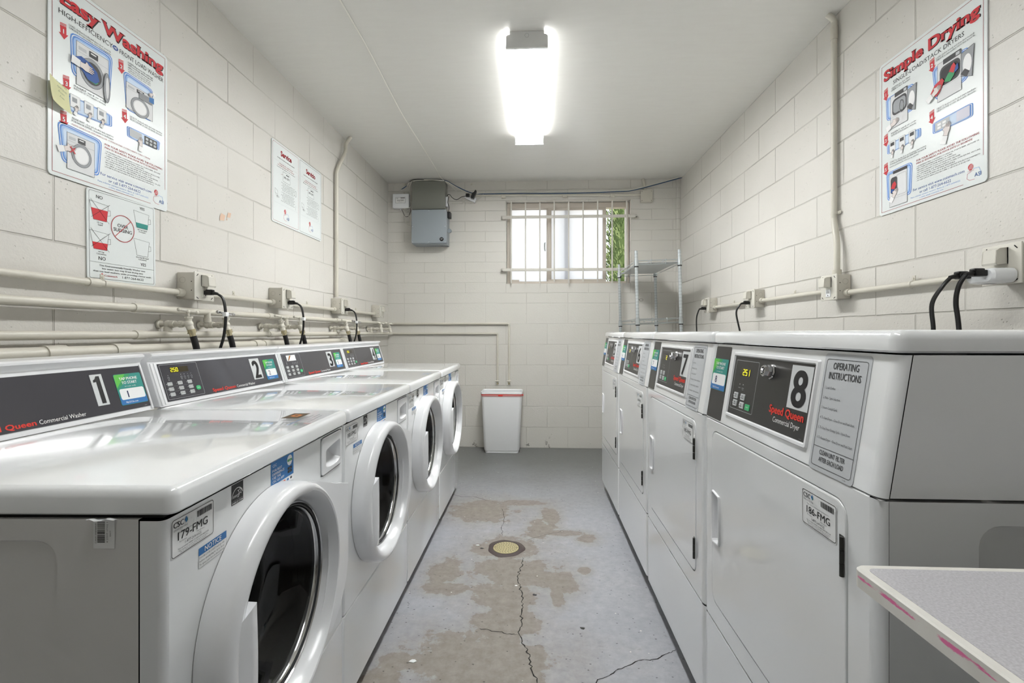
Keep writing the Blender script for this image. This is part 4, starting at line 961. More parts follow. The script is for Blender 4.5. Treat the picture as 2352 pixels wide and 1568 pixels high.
def faucet(y, lower, lab, hose, hlab=None, chromeh=False, hpath=None):
    # lower=True: rises from the cold pipe ; else hangs from the hot pipe
    zt = 1.166; x0 = xb+.002
    t = thing('hose_faucet', lab, 'faucet', (x0, y, zt), 'hose faucets above the washers')
    b = MB()
    if lower: b.cyl((0, 0, -.041), (0, 0, .006), .0125, pipeM, 12); b.cyl((0, 0, -.03), (0, 0, -.012), .015, pipeM, 12)
    else: b.cyl((0, 0, .056), (0, 0, -.006), .0125, pipeM, 12); b.cyl((0, 0, .012), (0, 0, .03), .015, pipeM, 12)
    b.sphere((0, 0, 0), .0155, pipeM)
    b.cyl((0, 0, 0), (.075, 0, 0), .0105, pipeM, 12); b.cyl((.012, 0, 0), (.028, 0, 0), .0145, pipeM, 12); b.cyl((.045, 0, 0), (.060, 0, 0), .0135, pipeM, 8)
    b.cyl((0, 0, 0), (-.034, 0, 0), .0095, pipeM, 12); b.cyl((-.028, -.0, 0), (-.0355, 0, 0), .018, pipeM, 12)
    b.build('pipe_fitting', t)
    b = MB(); b.sphere((.083, 0, 0), .0165, pipeM); b.cyl((.083, 0, 0), (.083, 0, .030), .0125, pipeM, 12, .010); b.cyl((.083, 0, .022), (.083, 0, .030), .0145, pipeM, 6); b.cyl((.083, 0, 0), (.095, 0, -.030), .013, pipeM, 12); b.build('valve_body', t)
    b = MB(); b.cyl((.083, 0, .03), (.081, 0, .046), .004, pipeM, 8); g = chrome if chromeh else pipeM
    b.sphere((.081, 0, .049), .008, g); b.tube([(.062, -.020, .056), (.081, 0, .050), (.100, .020, .046)], .0055, g, 8); b.sphere((.061, -.021, .056), .0075, g); b.sphere((.101, .021, .046), .0075, g); b.build('handle', t)
    if hose:
        hp = hpath or [(x0+.096, y, zt-.030), (x0+.106, y+.010, zt-.09), (x0+.112, y+.018, zt-.16), (x0+.100, y+.016, zt-.30), (x0+.09, y+.01, .78)]
        h_ = thing('washer_hose', hlab, 'hose', hp[0], 'black hoses to the washers'); o = Vector(hp[0])
        b = MB(); d = (Vector(hp[1])-o).normalized(); b.cyl(Vector((0, 0, 0))-d*.010, d*.001, .0145, brass, 12); b.cyl(d*.001, d*.005, .0158, brass, 12); b.build('coupling', h_, label='brass hose coupling')
        b = MB(); b.cyl(d*.005, d*.020, .0108, brass, 12); b.build('ferrule', h_)
        b = MB(); b.tube([d*.017]+[Vector(p)-o for p in hp[1:]], .0118, rubber, 12, 8); b.build('hose', h_)
faucet(.93, True, 'painted faucet at the left edge of the photo above washer 1', True, 'black hose curving down behind washer 1 at the left edge', hpath=[(xb+.098, .965, 1.125), (-1.30, 1.0, 1.075), (-1.285, 1.04, 1.035), (-1.275, 1.11, .99), (-1.27, 1.16, .92), (-1.27, 1.18, .75)])
faucet(1.755, True, 'painted faucet on the lower pipe left of the first power cord', True, 'black hose left of the first power cord, behind washer 2')
faucet(1.975, False, 'painted faucet with a chrome handle right of the first power cord', True, 'black hose right of the first power cord, behind washer 2', True)
faucet(2.425, True, 'painted faucet on the lower pipe left of the second power cord', True, 'black hose left of the second power cord, behind washer 3')
faucet(2.620, False, 'painted faucet hanging from the upper pipe right of the second power cord', True, 'black hose right of the second power cord, behind washer 3')
faucet(3.285, True, 'painted faucet on the lower pipe left of the third power cord', True, 'black hose left of the third power cord, behind washer 4')
faucet(3.470, False, 'painted faucet with a chrome handle right of the third power cord', True, 'black hose right of the third power cord, behind washer 4', True)
faucet(4.03, True, 'capped painted faucet on the lower pipe near the back corner', False)
faucet(4.28, False, 'capped painted faucet nearest the back wall', False)

# ------------------------------------------------------------------ outlet boxes, cords
def outlet(side, y, z, lab, plug=True, ph=.0, recept=False, grp='', plugs=None):
    s_ = 1 if side == 'L' else -1; xw = XL if side == 'L' else XR
    t = thing('outlet_box', lab, 'outlet box', (xw, y, z), grp); d = .074 if side == 'L' else .060; S = .110
    def X(v): return s_*v
    def bx(b, x0, x1, *a, **k): x0, x1 = sorted((X(x0), X(x1))); b.box(x0, x1, *a, **k)
    b = MB(); bx(b, .001, d, 0, S, 0, S, boxp, bev=.004)
    F = Fr((0, 0, 0), (1, 0, 0), (0, 0, 1))
    for z_ in (.030, .078): 
        b.outline(F, circ(X(.026), z_, .012, 16), .0010, .0004, mat('knockout_line', 'A39F93', .6))
    for z_ in (.036, .072): b.P(F, circ(X(d-.010), z_, .0022, 8), .0005, gap)
    b.build('box', t)
    b = MB(); bx(b, d, d+.006, -.003, S+.003, -.003, S+.003, coverp, bev=.0025)
    G = Fr((X(d+.006), 0, 0), (0, 1, 0) if s_ > 0 else (0, -1, 0), (0, 0, 1)); su = 1 if s_ > 0 else -1
    for (yy, zz, a) in ((.012, S-.010, .8), (S-.012, .008, .8), (.012, .006, -.5), (S-.010, S-.008, 2.3)):
        g = G.sub(su*yy, zz, .0006, a*su); b.P(g, rr(-.0065, -.0016, .0065, .0016, .001, 2), 0, gap)
    b.build('cover_plate', t)
    b = MB(); bx(b, d+.006, d+.009, S/2-.017, S/2+.017, .012, .046, plasw if recept else coverp, bev=.001); g = Fr((X(d+.0095), S/2, .029), (0, su, 0), (0, 0, 1))
    b.P(g, rr(-.0085, -.002, -.0065, .008), 0, gap); b.P(g, rr(.0065, -.002, .0085, .008), 0, gap); b.P(g, circ(0, -.010, .003, 8), 0, gap); b.build('receptacle', t)
    b = MB(); a = .10; x0 = d+.006; prof = [(x0+.001, .056), (x0+.030, .052), (x0+.034, .058), (x0+.031, .094), (x0+.022, .100), (x0+.001, .102)]
    k = [(X(px), pz) for px, pz in prof]
    b.loft([[(px, S/2-.022+.003, pz) for px, pz in k], [(px, S/2-.022, pz) for px, pz in k], [(px, S/2+.022, pz) for px, pz in k], [(px, S/2+.022-.003, pz) for px, pz in k]], coverp); b.build('outlet_cap', t)
    return t
def cord(side, y, z, lab, path, d=None, plugdir=1, tagw=False, owner=None):
    s_ = 1 if side == 'L' else -1; x0 = (XL+.084) if side == 'L' else (XR-.070)
    if d is not None: x0 = d
    t = bpy.data.objects.new('power_cord', None); C.objects.link(t); t.parent = owner; t.location = Vector((x0, y, z))-owner.location; t['label'] = 'black power cord'
    b = MB(); x = lambda v: s_*v
    a, c_ = sorted((x(0), x(.030))); b.box(a, c_, -.013, .013, -.009, .009, cordM, .003); a, c_ = sorted((x(.004), x(.034))); b.box(a, c_, -.010, .010, .004, .014, cordM, .004)
    b.cyl((x(.03), 0, 0), (x(.052), 0, -.004), .008, cordM, 10, .0055); b.build('plug', t)
    b = MB(); P = [(x(.048), 0, -.003)]+[(px-x0, py-y, pz-z) for px, py, pz in path]
    b.tube([(p[0], p[1]-.003, p[2]) for p in P], .0042, cordM, 8, 8); b.tube([(p[0], p[1]+.003, p[2]) for p in P], .0042, cordM, 8, 8); b.build('cable', t)
    if tagw:
        p = Vector(path[1])-Vector((x0, y, z)); b = MB(); b.box(p.x-.008, p.x+.008, p.y-.010, p.y+.010, p.z-.009, p.z+.009, paper, .002); b.build('cable_tag', t)
gl = 'painted outlet boxes on the left wall'; gr_ = 'painted outlet boxes on the right wall'
lz = 1.270
for y, lab in zip(LB, ('painted outlet box nearest the suds sign, with a black plug', 'painted outlet box between the first box and the rising conduit', 'painted outlet box under the rising conduit on the left wall', 'painted outlet box nearest the back corner, no plug in it')):
    outlet('L', y, lz, lab, grp=gl)
for k, y in enumerate(LB[:3]):
    xc_ = XL+.084; yy = y+.055
    cord('L', yy, lz+.029, ('black cord with a white tag from the first left outlet box to washer 2', 'black cord from the second left outlet box to washer 3', 'black cord from the third left outlet box to washer 4')[k],
         [(xc_+.068, yy+.010, lz+.005), (xc_+.082, yy+.006, 1.21), (xc_+.080, yy-.002, 1.12), (xc_+.055, yy-.012, 1.0), (xc_+.045, yy-.01, .80)], tagw=True, owner=WM[k+1])
RB = (1.372, 2.170, 2.958, 3.705); rz = (1.275, 1.285, 1.290, 1.293)
for y, z, lab, rc in zip(RB, rz, ('painted outlet box at the right edge of the photo holding a white adapter', 'painted outlet box under the tall conduit, with a bare white receptacle', 'painted outlet box with a black plug, between the tall conduit and the last box', 'painted outlet box on the right wall nearest the wire rack'), (False, True, False, False)):
    outlet('R', y, z, lab, recept=rc, grp=gr_)
xr_ = XR-.070
cord('R', RB[3]+.055, rz[3]+.029, 'black cord from the last right outlet box, nearest the wire rack', [(xr_-.058, RB[3]+.055, 1.30), (xr_-.070, RB[3]+.06, 1.24), (xr_-.068, RB[3]+.055, 1.10), (xr_-.06, RB[3]+.05, .9)], owner=DM[3])
cord('R', RB[2]+.055, rz[2]+.029, 'black cord from the right outlet box left of the tall conduit', [(xr_-.062, RB[2]+.055, 1.30), (xr_-.078, RB[2]+.058, 1.25), (xr_-.065, RB[2]+.02, 1.10), (xr_-.06, RB[2]-.01, .9)], owner=DM[2])
t = thing('plug_adapter', 'white rounded multi-plug adapter in the right-edge outlet box', 'adapter', (XR-.069, RB[0]+.055, rz[0]+.020))
b = MB(); f = Fr((0, 0, 0), (0, -1, 0), (0, 0, 1))
P0 = rr(-.040, -.020, .050, .022, .018, 6)
b.loft([[f.p(u, v, .000) for u, v in P0], [f.p(u, v, .045) for u, v in P0], [f.p(u*.97, v*.95, .056) for u, v in P0], [f.p(u*.85, v*.8, .062) for u, v in P0]], plasw); b.build('housing', t)
b = MB(); f2 = f.sub(0, -.0215, 0); b.P(Fr((-.030, 0, -.0205), (1, 0, 0), (0, -1, 0)), circ(0, 0, .012, 16, ry=.020), .0, grey); b.build('usb_panel', t)
xg = XR-.069-.062
cord('R', RB[0]+.085, rz[0]+.026, 'black cord from the far side of the white adapter, dropping behind dryer 8', [(xg-.068, RB[0]+.092, 1.27), (xg-.078, RB[0]+.115, 1.22), (xg-.062, RB[0]+.13, 1.15), (xg-.05, RB[0]+.14, 1.08), (xg-.03, RB[0]+.14, .9)], d=xg, owner=DM[1])
cord('R', RB[0]+.035, rz[0]+.028, 'black cord from the near side of the white adapter, dropping behind dryer 8', [(xg-.060, RB[0]+.045, 1.27), (xg-.066, RB[0]+.048, 1.22), (xg-.060, RB[0]+.045, 1.14), (xg-.05, RB[0]+.04, .9)], d=xg, owner=DM[0])
xk = XR-.022
for y0, y1, z, lab in ((RB[3]-.001, RB[2]+.11, 1.328, 'painted conduit between the last two right outlet boxes'), (RB[2]-.001, RB[1]+.11, 1.330, 'painted conduit between the plugged box and the tall conduit'), (RB[1]-.001, RB[0]+.11, 1.312, 'painted conduit from the tall conduit box to the right edge')):
    b = MB(); y1, y0 = y1, y0; b.cyl((xk, y1, z), (xk, y0, z), .0115, pipeM); b.cyl((xk, y0-.025, z), (xk, y0, z), .016, pipeM); conduit_strap(b, (xk, (y0+y1)/2-.02, z), (0, 1, 0), (-1, 0, 0), .0115)
    tag(b.build('electrical_conduit'), lab, 'conduit', 'conduits between the right outlet boxes')
b = MB(); yv = 2.262
b.tube([(XR-.034, yv-.045, 1.395), (XR-.034, yv-.045, 1.46), (XR-.028, yv-.035, 1.55), (XR-.018, yv, 1.66), (XR-.018, yv, 1.75), (XR-.018, yv, 2.50), (XR-.018, yv, 2.585), (XR-.040, yv+.01, ZC-.001)], .0130, pipeM, 14)
b.cyl((XR-.034, yv-.045, 1.393), (XR-.034, yv-.045, 1.42), .019, pipeM, 12); b.cyl((XR-.018, yv, 2.50), (XR-.018, yv, 2.56), .0155, pipeM, 12); b.cyl((XR-.018, yv+.012, 2.515), (XR-.018, yv+.022, 2.515), .004, pipeM, 8); b.cyl((XR-.018, yv+.012, 2.545), (XR-.018, yv+.022, 2.545), .004, pipeM, 8)
conduit_strap(b, (XR-.018, yv, 1.69), (0, 0, 1), (-1, 0, 0), .013)
tag(b.build('electrical_conduit'), 'tall painted conduit running up the right wall to the ceiling', 'conduit')

# ------------------------------------------------------------------ wall signs
LW = lambda y, z: Fr((XL+.0015, y, z), (0, 1, 0), (0, 0, 1))
RW = lambda y, z: Fr((XR-.0015, y, z), (0, -1, 0), (0, 0, 1))
def board(b, f, w, h, r=.012, m=poster_w, th=.003): b.slab(f, 0, 0, w, h, 0, th, m, r=r, seg=5)
NS = .0035
def arrow(b, f, u, v, num):
    g = f.sub(u, v); n = NS
    b.P(g, [(0, .030), (.020, .034), (.020, .0315), (0, .0275)], n, cred); b.P(g, [(0, .026), (.020, .030), (.020, .0275), (0, .0235)], n, cred)
    b.P(g, [(0, .022), (.020, .026), (.020, .002), (.026, .004), (.013, -.016), (-.004, -.002), (.002, -.001)], n, cred); b.text(g, num, .0105, .001, .014, white, al='c', bold=.04, n=n+.0006)
def badge(b, f, pts):
    cu = sum(p[0] for p in pts)/len(pts); cv = sum(p[1] for p in pts)/len(pts)
    def rnd_(P, k):
        o = []
        for i in range(len(P)):
            a, c_, d = P[i-1], P[i], P[(i+1) % len(P)]
            for t_ in (0, .33, .66, 1):
                p1 = [c_[j]+(a[j]-c_[j])*k for j in (0, 1)]; p2 = [c_[j]+(d[j]-c_[j])*k for j in (0, 1)]
                o.append(tuple((1-t_)**2*p1[j]+2*t_*(1-t_)*c_[j]+t_*t_*p2[j] for j in (0, 1)))
        return o
    R = rnd_(pts, .14); b.P(f, R, NS, sblue)
    sm = lambda k: [(cu+(u-cu)*k, cv+(v-cv)*k) for u, v in R]
    b.P(f, sm(.95), NS+.0002, paper); b.P(f, sm(.92), NS+.0004, sblue); b.P(f, sm(.86), NS+.0005, lblue); b.P(f, sm(.78), NS+.0006, mat('faint_blue_ink', 'cfe0f5', .5))
def machine(b, f, u0, v0, u1, v1, door=True, drop=.0, ring=None):
    n = NS+.001; b.P(f, [(u0, v0), (u1, v0+drop), (u1, v1+drop*.5), (u0, v1)], n, silver); b.outline(f, [(u0, v0), (u1, v0+drop), (u1, v1+drop*.5), (u0, v1)], .0009, n+.0002, dark)
    h = v1-v0; b.outline(f, [(u0, v1-h*.22), (u1, v1-h*.22)], .0006, n+.0003, grey, closed=False); w = u1-u0
    b.P(f, rr(u0+w*.38, v1-h*.19, u0+w*.66, v1-h*.05), n+.0003, dark); b.P(f, rr(u0+w*.06, v1-h*.17, u0+w*.3, v1-h*.09), n+.0003, lgrey); b.P(f, rr(u0+w*.43, v1-h*.11, u0+w*.6, v1-h*.08), n+.0005, white)
    if ring:
        cu, cv, r, ry = ring; b.P(f, circ(cu, cv, r, 28, ry), n+.0004, gradg); b.outline(f, circ(cu, cv, r, 28, ry), .001, n+.0006, dark); b.P(f, circ(cu, cv, r*.8, 28, ry*.8), n+.0006, silver); b.outline(f, circ(cu, cv, r*.78, 28, ry*.78), .001, n+.0007, dark); b.P(f, circ(cu, cv, r*.66, 24, ry*.66), n+.0008, white)
def hand(b, f, u, v, s_=1.0, a=0.0, n=NS+.0022, m=None):
    g = f.sub(u, v, 0, a); m = m or skin
    A = [(-.045, -.009), (-.012, -.008), (-.004, -.010), (.004, -.009)]
    fing = []
    for i in range(4):
        y = -.008+.005*i; L = (.017, .021, .020, .015)[i]; fing += [(.006, y), (L, y+.0008), (L+.001, y+.0022), (L, y+.0036), (.007, y+.0042)]
    A += fing + [(.004, .012), (-.001, .017), (-.005, .016), (-.006, .010), (-.014, .008), (-.045, .009)]
    A = [(x*s_, y*s_) for x, y in A]; b.P(g, A, n, m); b.outline(g, A, .0007, n+.0002, dark); b.P(g, [(x*s_, y*s_) for x, y in ((-.045, -.011), (-.020, -.010), (-.020, .010), (-.045, .011))], n+.0003, white); b.outline(g, [(-.020*s_, -.010*s_), (-.020*s_, .010*s_)], .0007, n+.0005, dark, closed=False)
def asi(b, f, u, v, s_=1.0):
    n = NS; b.P(f, circ(u, v+.016*s_, .010*s_, 20, .011*s_), n, cred)
    for k in range(4): b.P(f, rr(u-.009*s_+.002*k, v+(.010+.004*k)*s_, u+.009*s_, v+(.0112+.004*k)*s_), n+.0003, poster_w)
    b.text(f, 'COINMACH', u, v+.0015*s_, .003*s_, dred, al='c', w=.024*s_, n=n, bold=.02, res=1)
    b.outline(f, [(u+.002*s_, v), (u-.012*s_, v-.004*s_), (u-.014*s_, v-.020*s_), (u-.004*s_, v-.028*s_), (u+.014*s_, v-.029*s_)], .0016*s_, n, mat('pale_red_ink', 'd99aa2', .5), closed=False)
    b.outline(f, [(u+.010*s_, v+.008*s_), (u+.030*s_, v+.006*s_), (u+.036*s_, v-.010*s_), (u+.032*s_, v-.024*s_)], .0016*s_, n, lblue, closed=False)
    b.text(f, 'ASI', u+.014*s_, v-.022*s_, .014*s_, dblue, w=.024*s_, n=n+.0002)
PW, PH = .457, .612
def poster_common(f, t, title, sub, hq, safety, lines, ttl):
    b = MB(); board(b, f, PW, PH); b.build('board', t)
    b = MB(); b.outline(f, [(.375, .012), (.012, .012), (.012, .600), (.445, .600), (.445, .085)], .0013, NS, dred, closed=False); b.build('border_line', t)
    b = MB(); ttl(b); b.build('heading', t)
    b = MB()
    b.text(f, safety[0], .186, .157, .0072, dred, w=.245, n=NS, bold=.02); b.text(f, safety[1], .186, .147, .0062, dred, w=.222, n=NS, bold=.02)
    for i, (s_, w_) in enumerate(lines): b.text(f, s_, .186, .136-.0075*i, .0045, dark, w=w_, n=NS, res=1)
    b.build('safety_text', t)
    b = MB(); b.text(f, 'For service visit www.coinmach.com', .170, .052, .0100, dblue, w=.210, n=NS); b.text(f, 'or call 1-877-264-6622', .200, .037, .0100, dblue, w=.130, n=NS)
    b.text(f, 'Para solicitar servicio tecnico, llame al 1-877-264-6622', .160, .0275, .0050, sblue, w=.205, n=NS, res=1); b.text(f, 'o visite www.coinmach.com', .200, .0185, .0050, sblue, w=.100, n=NS, res=1); b.build('service_text', t)
    b = MB(); asi(b, f, .402, .046, .95); b.build('logo', t)
# Easy Washing
f = LW(1.338, 1.611); t = thing('instruction_poster', 'large white washing instructions poster headed in red Easy Washing', 'poster', (0, 0, 0))
def ttl(b):
    b.text(f, 'Easy Washing', .034+.0018, .537-.0016, .041, black, w=.402, bold=.052, n=NS, serif=True); b.text(f, 'Easy Washing', .034, .537, .041, cred, w=.400, bold=.034, n=NS+.0006, serif=True)
    b.text(f, 'HIGH-EFFICIENCY', .031, .502, .0165, black, w=.185, n=NS); b.P(f, circ(.226, .510, .011, 20, .008), NS, dblue); b.text(f, 'HE', .226, .506, .008, white, al='c', n=NS+.0004, bold=.02, res=1)
    b.text(f, 'FRONT LOAD WASHER', .243, .502, .0165, black, w=.193, n=NS)
poster_common(f, t, 'Easy Washing', '', True, ('FOR YOUR SAFETY PLEASE AVOID THE FOLLOWING', 'PARA SU SEGURIDAD, POR FAVOR EVITE LO SIGUIENTE'),
    (('- LAUNDERING ITEMS CONTAINING COOKING OIL, FOAM RUBBER, GASOLINE', .235), ('  OR ANY OTHER FLAMMABLE MATERIALS OR FUMES.', .160), ('- OPENING THE WASHER WHILE IT IS OPERATING AS THE DOOR IS LOCKED.', .235), ('  DOOR UNLOCKS WITHIN 60 SECONDS AFTER THE WASHER STOPS.', .195),
     ('- NO LAVAR PRENDAS QUE TENGAN ACEITE DE COCINA, GOMA ESPUMA,', .225), ('  GASOLINA O CUALQUIER OTRO MATERIAL INFLAMABLE O GASES.', .200), ('- NO ABRIR LA LAVADORA MIENTRAS ESTA EN FUNCIONAMIENTO, YA QUE', .235), ('  LA PUERTA ESTA BLOQUEADA. SE DESBLOQUEARA EN 60 SEGUNDOS.', .205)), ttl)
b = MB(); badge(b, f, [(.071, .335), (.205, .327), (.216, .474), (.066, .468)]); machine(b, f, .086, .312, .198, .450, ring=(.139, .372, .042, .046))
b.P(f, circ(.139, .372, .033, 24, .036), NS+.0022, dark)
b.P(f, [(.078, .395), (.100, .408), (.130, .402), (.155, .385), (.163, .36), (.15, .345), (.122, .345), (.106, .362), (.085, .375)], NS+.0030, dblue); b.P(f, [(.118, .346), (.15, .342), (.16, .352), (.14, .352)], NS+.0028, green)
b.P(f, circ(.190, .352, .012, 24, .050), NS+.0034, gradg); b.outline(f, circ(.190, .352, .012, 24, .050), .0012, NS+.0038, dark); b.P(f, circ(.191, .352, .006, 20, .036), NS+.0040, silver)
hand(b, f, .118, .378, 1.15, -.1, n=NS+.0046); b.build('illustration', t)
b = MB(); badge(b, f, [(.269, .318), (.385, .323), (.387, .447), (.257, .452)]); machine(b, f, .268, .325, .384, .418, ring=(.327, .350, .040, .034)); b.P(f, [(.322, .384), (.380, .384), (.380, .408), (.322, .408)], NS+.0026, grey); b.P(f, [(.366, .392), (.388, .392), (.388, .414), (.366, .410)], NS+.003, blue)
hand(b, f, .372, .422, .55, 3.6, n=NS+.0036); b.build('illustration', t)
b = MB(); badge(b, f, [(.050, .215), (.213, .228), (.213, .270), (.053, .268)])
for u in (.066, .112, .158): b.P(f, rr(u, .232, u+.032, .272), NS+.001, paper); b.outline(f, rr(u, .232, u+.032, .272), .0006, NS+.0014, grey); b.P(f, rr(u+.006, .250, u+.022, .264), NS+.0014, gradg); hand(b, f, u+.020, .232, .5, 1.3, n=NS+.0022)
b.build('illustration', t)
b = MB(); badge(b, f, [(.273, .222), (.416, .227), (.421, .264), (.271, .262)]); b.P(f, rr(.282, .230, .335, .257), NS+.001, lgrey); b.P(f, rr(.346, .226, .405, .257), NS+.001, dark)
for i in range(3):
    for j in range(2): b.P(f, rr(.352+.018*i, .230+.013*j, .364+.018*i, .239+.013*j), NS+.0014, lgrey)
hand(b, f, .330, .226, .8, 1.5, n=NS+.002); b.build('illustration', t)
b = MB(); badge(b, f, [(.040, .050), (.165, .042), (.176, .168), (.026, .172)]); machine(b, f, .056, .034, .147, .147, ring=(.103, .088, .033, .036)); hand(b, f, .064, .098, .9, .35); b.text(f, 'X', .062, .086, .020, cred, bold=.03, n=NS+.004); b.build('illustration', t)
for u, v, k in ((.035, .445, '1'), (.238, .450, '2'), (.044, .288, '3'), (.252, .282, '4'), (.036, .174, '5')): b = MB(); arrow(b, f, u, v, k); b.build('step_arrow', t)
for u, v, a, c_ in ((.062, .482, 'LOAD clothes loosely and close door securely', 'CARGUE la ropa suelta y cierre bien la puerta'), (.275, .487, 'OPEN dispenser lid, add high', 'efficiency detergent'), (.078, .300, 'INSERT card or coin', 'INTRODUZCA la tarjeta o moneda'), (.284, .297, 'SELECT desired cycle and start machine', 'SELECCIONE el ciclo de lavado deseado'), (.072, .195, 'PLEASE WAIT - door unlocks after cycle completes', 'POR FAVOR ESPERE - la puerta se desbloquea')):
    w_ = .145 if len(a) > 30 else .11; b = MB()
    b.text(f, a, u, v, .0062, dark, w=w_, n=NS+.0012, res=1, bold=.01); b.text(f, c_, u, v-.0085, .0062, dark, w=w_, n=NS+.0012, res=1, bold=.01); b.build('instruction_text', t)
b = MB()
for i, s_ in enumerate(('ABRA el deposito del detergente', 'y agregue detergente de alta', 'eficiencia en el deposito')): b.text(f, s_, .275, .470-.0075*i, .0052, dark, w=.10, n=NS+.0012, res=1)
b.build('instruction_text', t); b = MB()
b.text(f, 'PLEASE LEAVE DOOR OPEN WHEN DONE - POR FAVOR DEJAR LA PUERTA ABIERTA CUANDO TERMINE', .072, .176, .0050, dred, w=.300, n=NS+.0012, res=1)
b.build('instruction_text', t)
# Simple Drying
f = RW(1.992, 1.608); t = thing('instruction_poster', 'large white drying instructions poster headed in red Simple Drying', 'poster', (0, 0, 0))
def ttl(b):
    b.text(f, 'Simple Drying', .024+.0018, .537-.0016, .041, black, w=.412, bold=.052, n=NS, serif=True); b.text(f, 'Simple Drying', .024, .537, .041, cred, w=.410, bold=.034, n=NS+.0006, serif=True)
    b.text(f, 'SINGLE-LOAD/STACK DRYERS', .073, .502, .0165, black, w=.306, n=NS)
poster_common(f, t, 'Simple Drying', '', False, ('FOR YOUR SAFETY PLEASE AVOID THE FOLLOWING', 'PARA SU SEGURIDAD, POR FAVOR EVITE LO SIGUIENTE'),
    (('- LAUNDERING ITEMS CONTAINING COOKING OIL, FOAM RUBBER, GASOLINE OR', .245), ('  ANY OTHER FLAMMABLE MATERIALS OR FUMES.', .150), ('- REACHING INTO THE DRYER WHILE IT IS OPERATING.', .165), ('- ALLOWING CHILDREN TO PLAY ON OR AROUND THE DRYER.', .180),
     ('- NO LAVE PRENDAS QUE TENGAN ACEITE DE COCINA, GOMA ESPUMA, GASOLINA,', .250), ('  GASES O CUALQUIER OTRO MATERIAL INFLAMABLE.', .160), ('- NO INTRODUZCA LAS MANOS EN LA SECADORA MIENTRAS ESTA EN FUNCIONAMIENTO.', .250), ('- NO DEJE QUE LOS NINOS JUEGUEN SOBRE O CERCA DE LA SECADORA.', .215)), ttl)
def drywer(b, u0, v0, u1, v1, door=True, clothes=False):
    n = NS+.001; w = u1-u0; h = v1-v0
    b.P(f, rr(u0, v0, u1, v1), n, silver); b.outline(f, rr(u0, v0, u1, v1), .0009, n+.0002, dark); b.P(f, rr(u0+w*.25, v1-h*.10, u1-w*.02, v1+h*.03), n+.0004, dark); b.P(f, rr(u1-w*.22, v1-h*.08, u1-w*.06, v1+.0), n+.0006, lgrey)
    b.outline(f, [(u0, v0+h*.33), (u1, v0+h*.33)], .0006, n+.0003, grey, closed=False)
    b.P(f, rr(u0+w*.10, v0+h*.36, u1-w*.04, v1-h*.14, w*.2, 5), n+.0004, dark); b.P(f, rr(u0+w*.16, v0+h*.42, u1-w*.10, v1-h*.2, w*.18, 5), n+.0006, gradg if not clothes else black)
    if door:
        D = [(u1, v0+h*.32), (u1+w*.42, v0+h*.18), (u1+w*.5, v1-h*.06), (u1, v1-h*.12)]; b.P(f, D, n+.0004, gradg); b.outline(f, D, .0012, n+.0008, dark); b.P(f, circ(u1+w*.24, v0+h*.55, w*.17, 20, h*.24), n+.001, white); b.P(f, [(u1-w*.02, v0+h*.38), (u1+w*.15, v0+h*.46), (u1+w*.33, v0+h*.34), (u1+w*.2, v0+h*.24)], n+.0012, dark)
b = MB(); badge(b, f, [(.039, .371), (.172, .354), (.175, .457), (.035, .463)]); drywer(b, .062, .330, .146, .458); b.outline(f, circ(.118, .398, .010, 20, .022), .003, NS+.003, silver); hand(b, f, .085, .348, 1.0, .3, n=NS+.003); b.build('illustration', t)
b = MB(); badge(b, f, [(.269, .340), (.393, .353), (.398, .458), (.254, .460)]); drywer(b, .278, .330, .370, .463, clothes=True)
b.P(f, [(.306, .388), (.330, .378), (.345, .392), (.352, .410), (.340, .418), (.322, .408)], NS+.003, green); b.P(f, [(.326, .412), (.344, .400), (.352, .420), (.345, .434), (.336, .428)], NS+.0034, cred); b.P(f, [(.346, .398), (.362, .404), (.360, .424), (.350, .420)], NS+.0032, dblue)
b.P(f, [(.252, .372), (.270, .396), (.300, .405), (.308, .392), (.290, .362), (.276, .352)], NS+.0038, cred); hand(b, f, .278, .372, 1.0, .5, n=NS+.0046); b.build('illustration', t)
b = MB(); badge(b, f, [(.043, .236), (.207, .242), (.207, .276), (.041, .276)])
for u in (.056, .104, .152): b.P(f, rr(u, .238, u+.030, .280), NS+.001, paper); b.outline(f, rr(u, .238, u+.030, .280), .0006, NS+.0014, dark); b.P(f, rr(u+.005, .262, u+.024, .275), NS+.0014, dark); hand(b, f, u+.018, .236, .5, 1.3, n=NS+.0022)
b.build('illustration', t)
b = MB(); badge(b, f, [(.257, .227), (.411, .222), (.411, .269), (.257, .267)]); b.P(f, rr(.268, .232, .325, .262), NS+.001, lgrey); b.P(f, rr(.352, .230, .400, .264), NS+.001, mat('pale_lilac', 'd8d7e4', .5))
for i in range(2):
    for j in range(2): b.P(f, rr(.278+.020*i, .236+.011*j, .292+.020*i, .244+.011*j), NS+.0014, white)
hand(b, f, .318, .222, 1.1, 1.2, n=NS+.002); b.build('illustration', t)
b = MB(); badge(b, f, [(.043, .050), (.162, .045), (.168, .166), (.037, .164)]); n = NS+.001
b.P(f, rr(.056, .022, .144, .152), n, silver); b.outline(f, rr(.056, .022, .144, .152), .0009, n+.0002, dark); b.P(f, rr(.074, .148, .144, .160), n+.0002, dark); b.P(f, rr(.062, .072, .096, .136, .01, 4), n+.0004, dark); b.outline(f, rr(.092, .060, .140, .140, .008, 4), .0008, n+.0006, grey); b.outline(f, [(.056, .052), (.144, .052)], .0006, n+.0004, grey, closed=False)
b.P(f, [(.064, .094), (.082, .088), (.092, .104), (.084, .118), (.072, .112)], n+.0008, cred); b.P(f, [(.062, .078), (.076, .076), (.080, .088), (.066, .092)], n+.0009, dblue); hand(b, f, .086, .072, .9, .9); b.build('illustration', t)
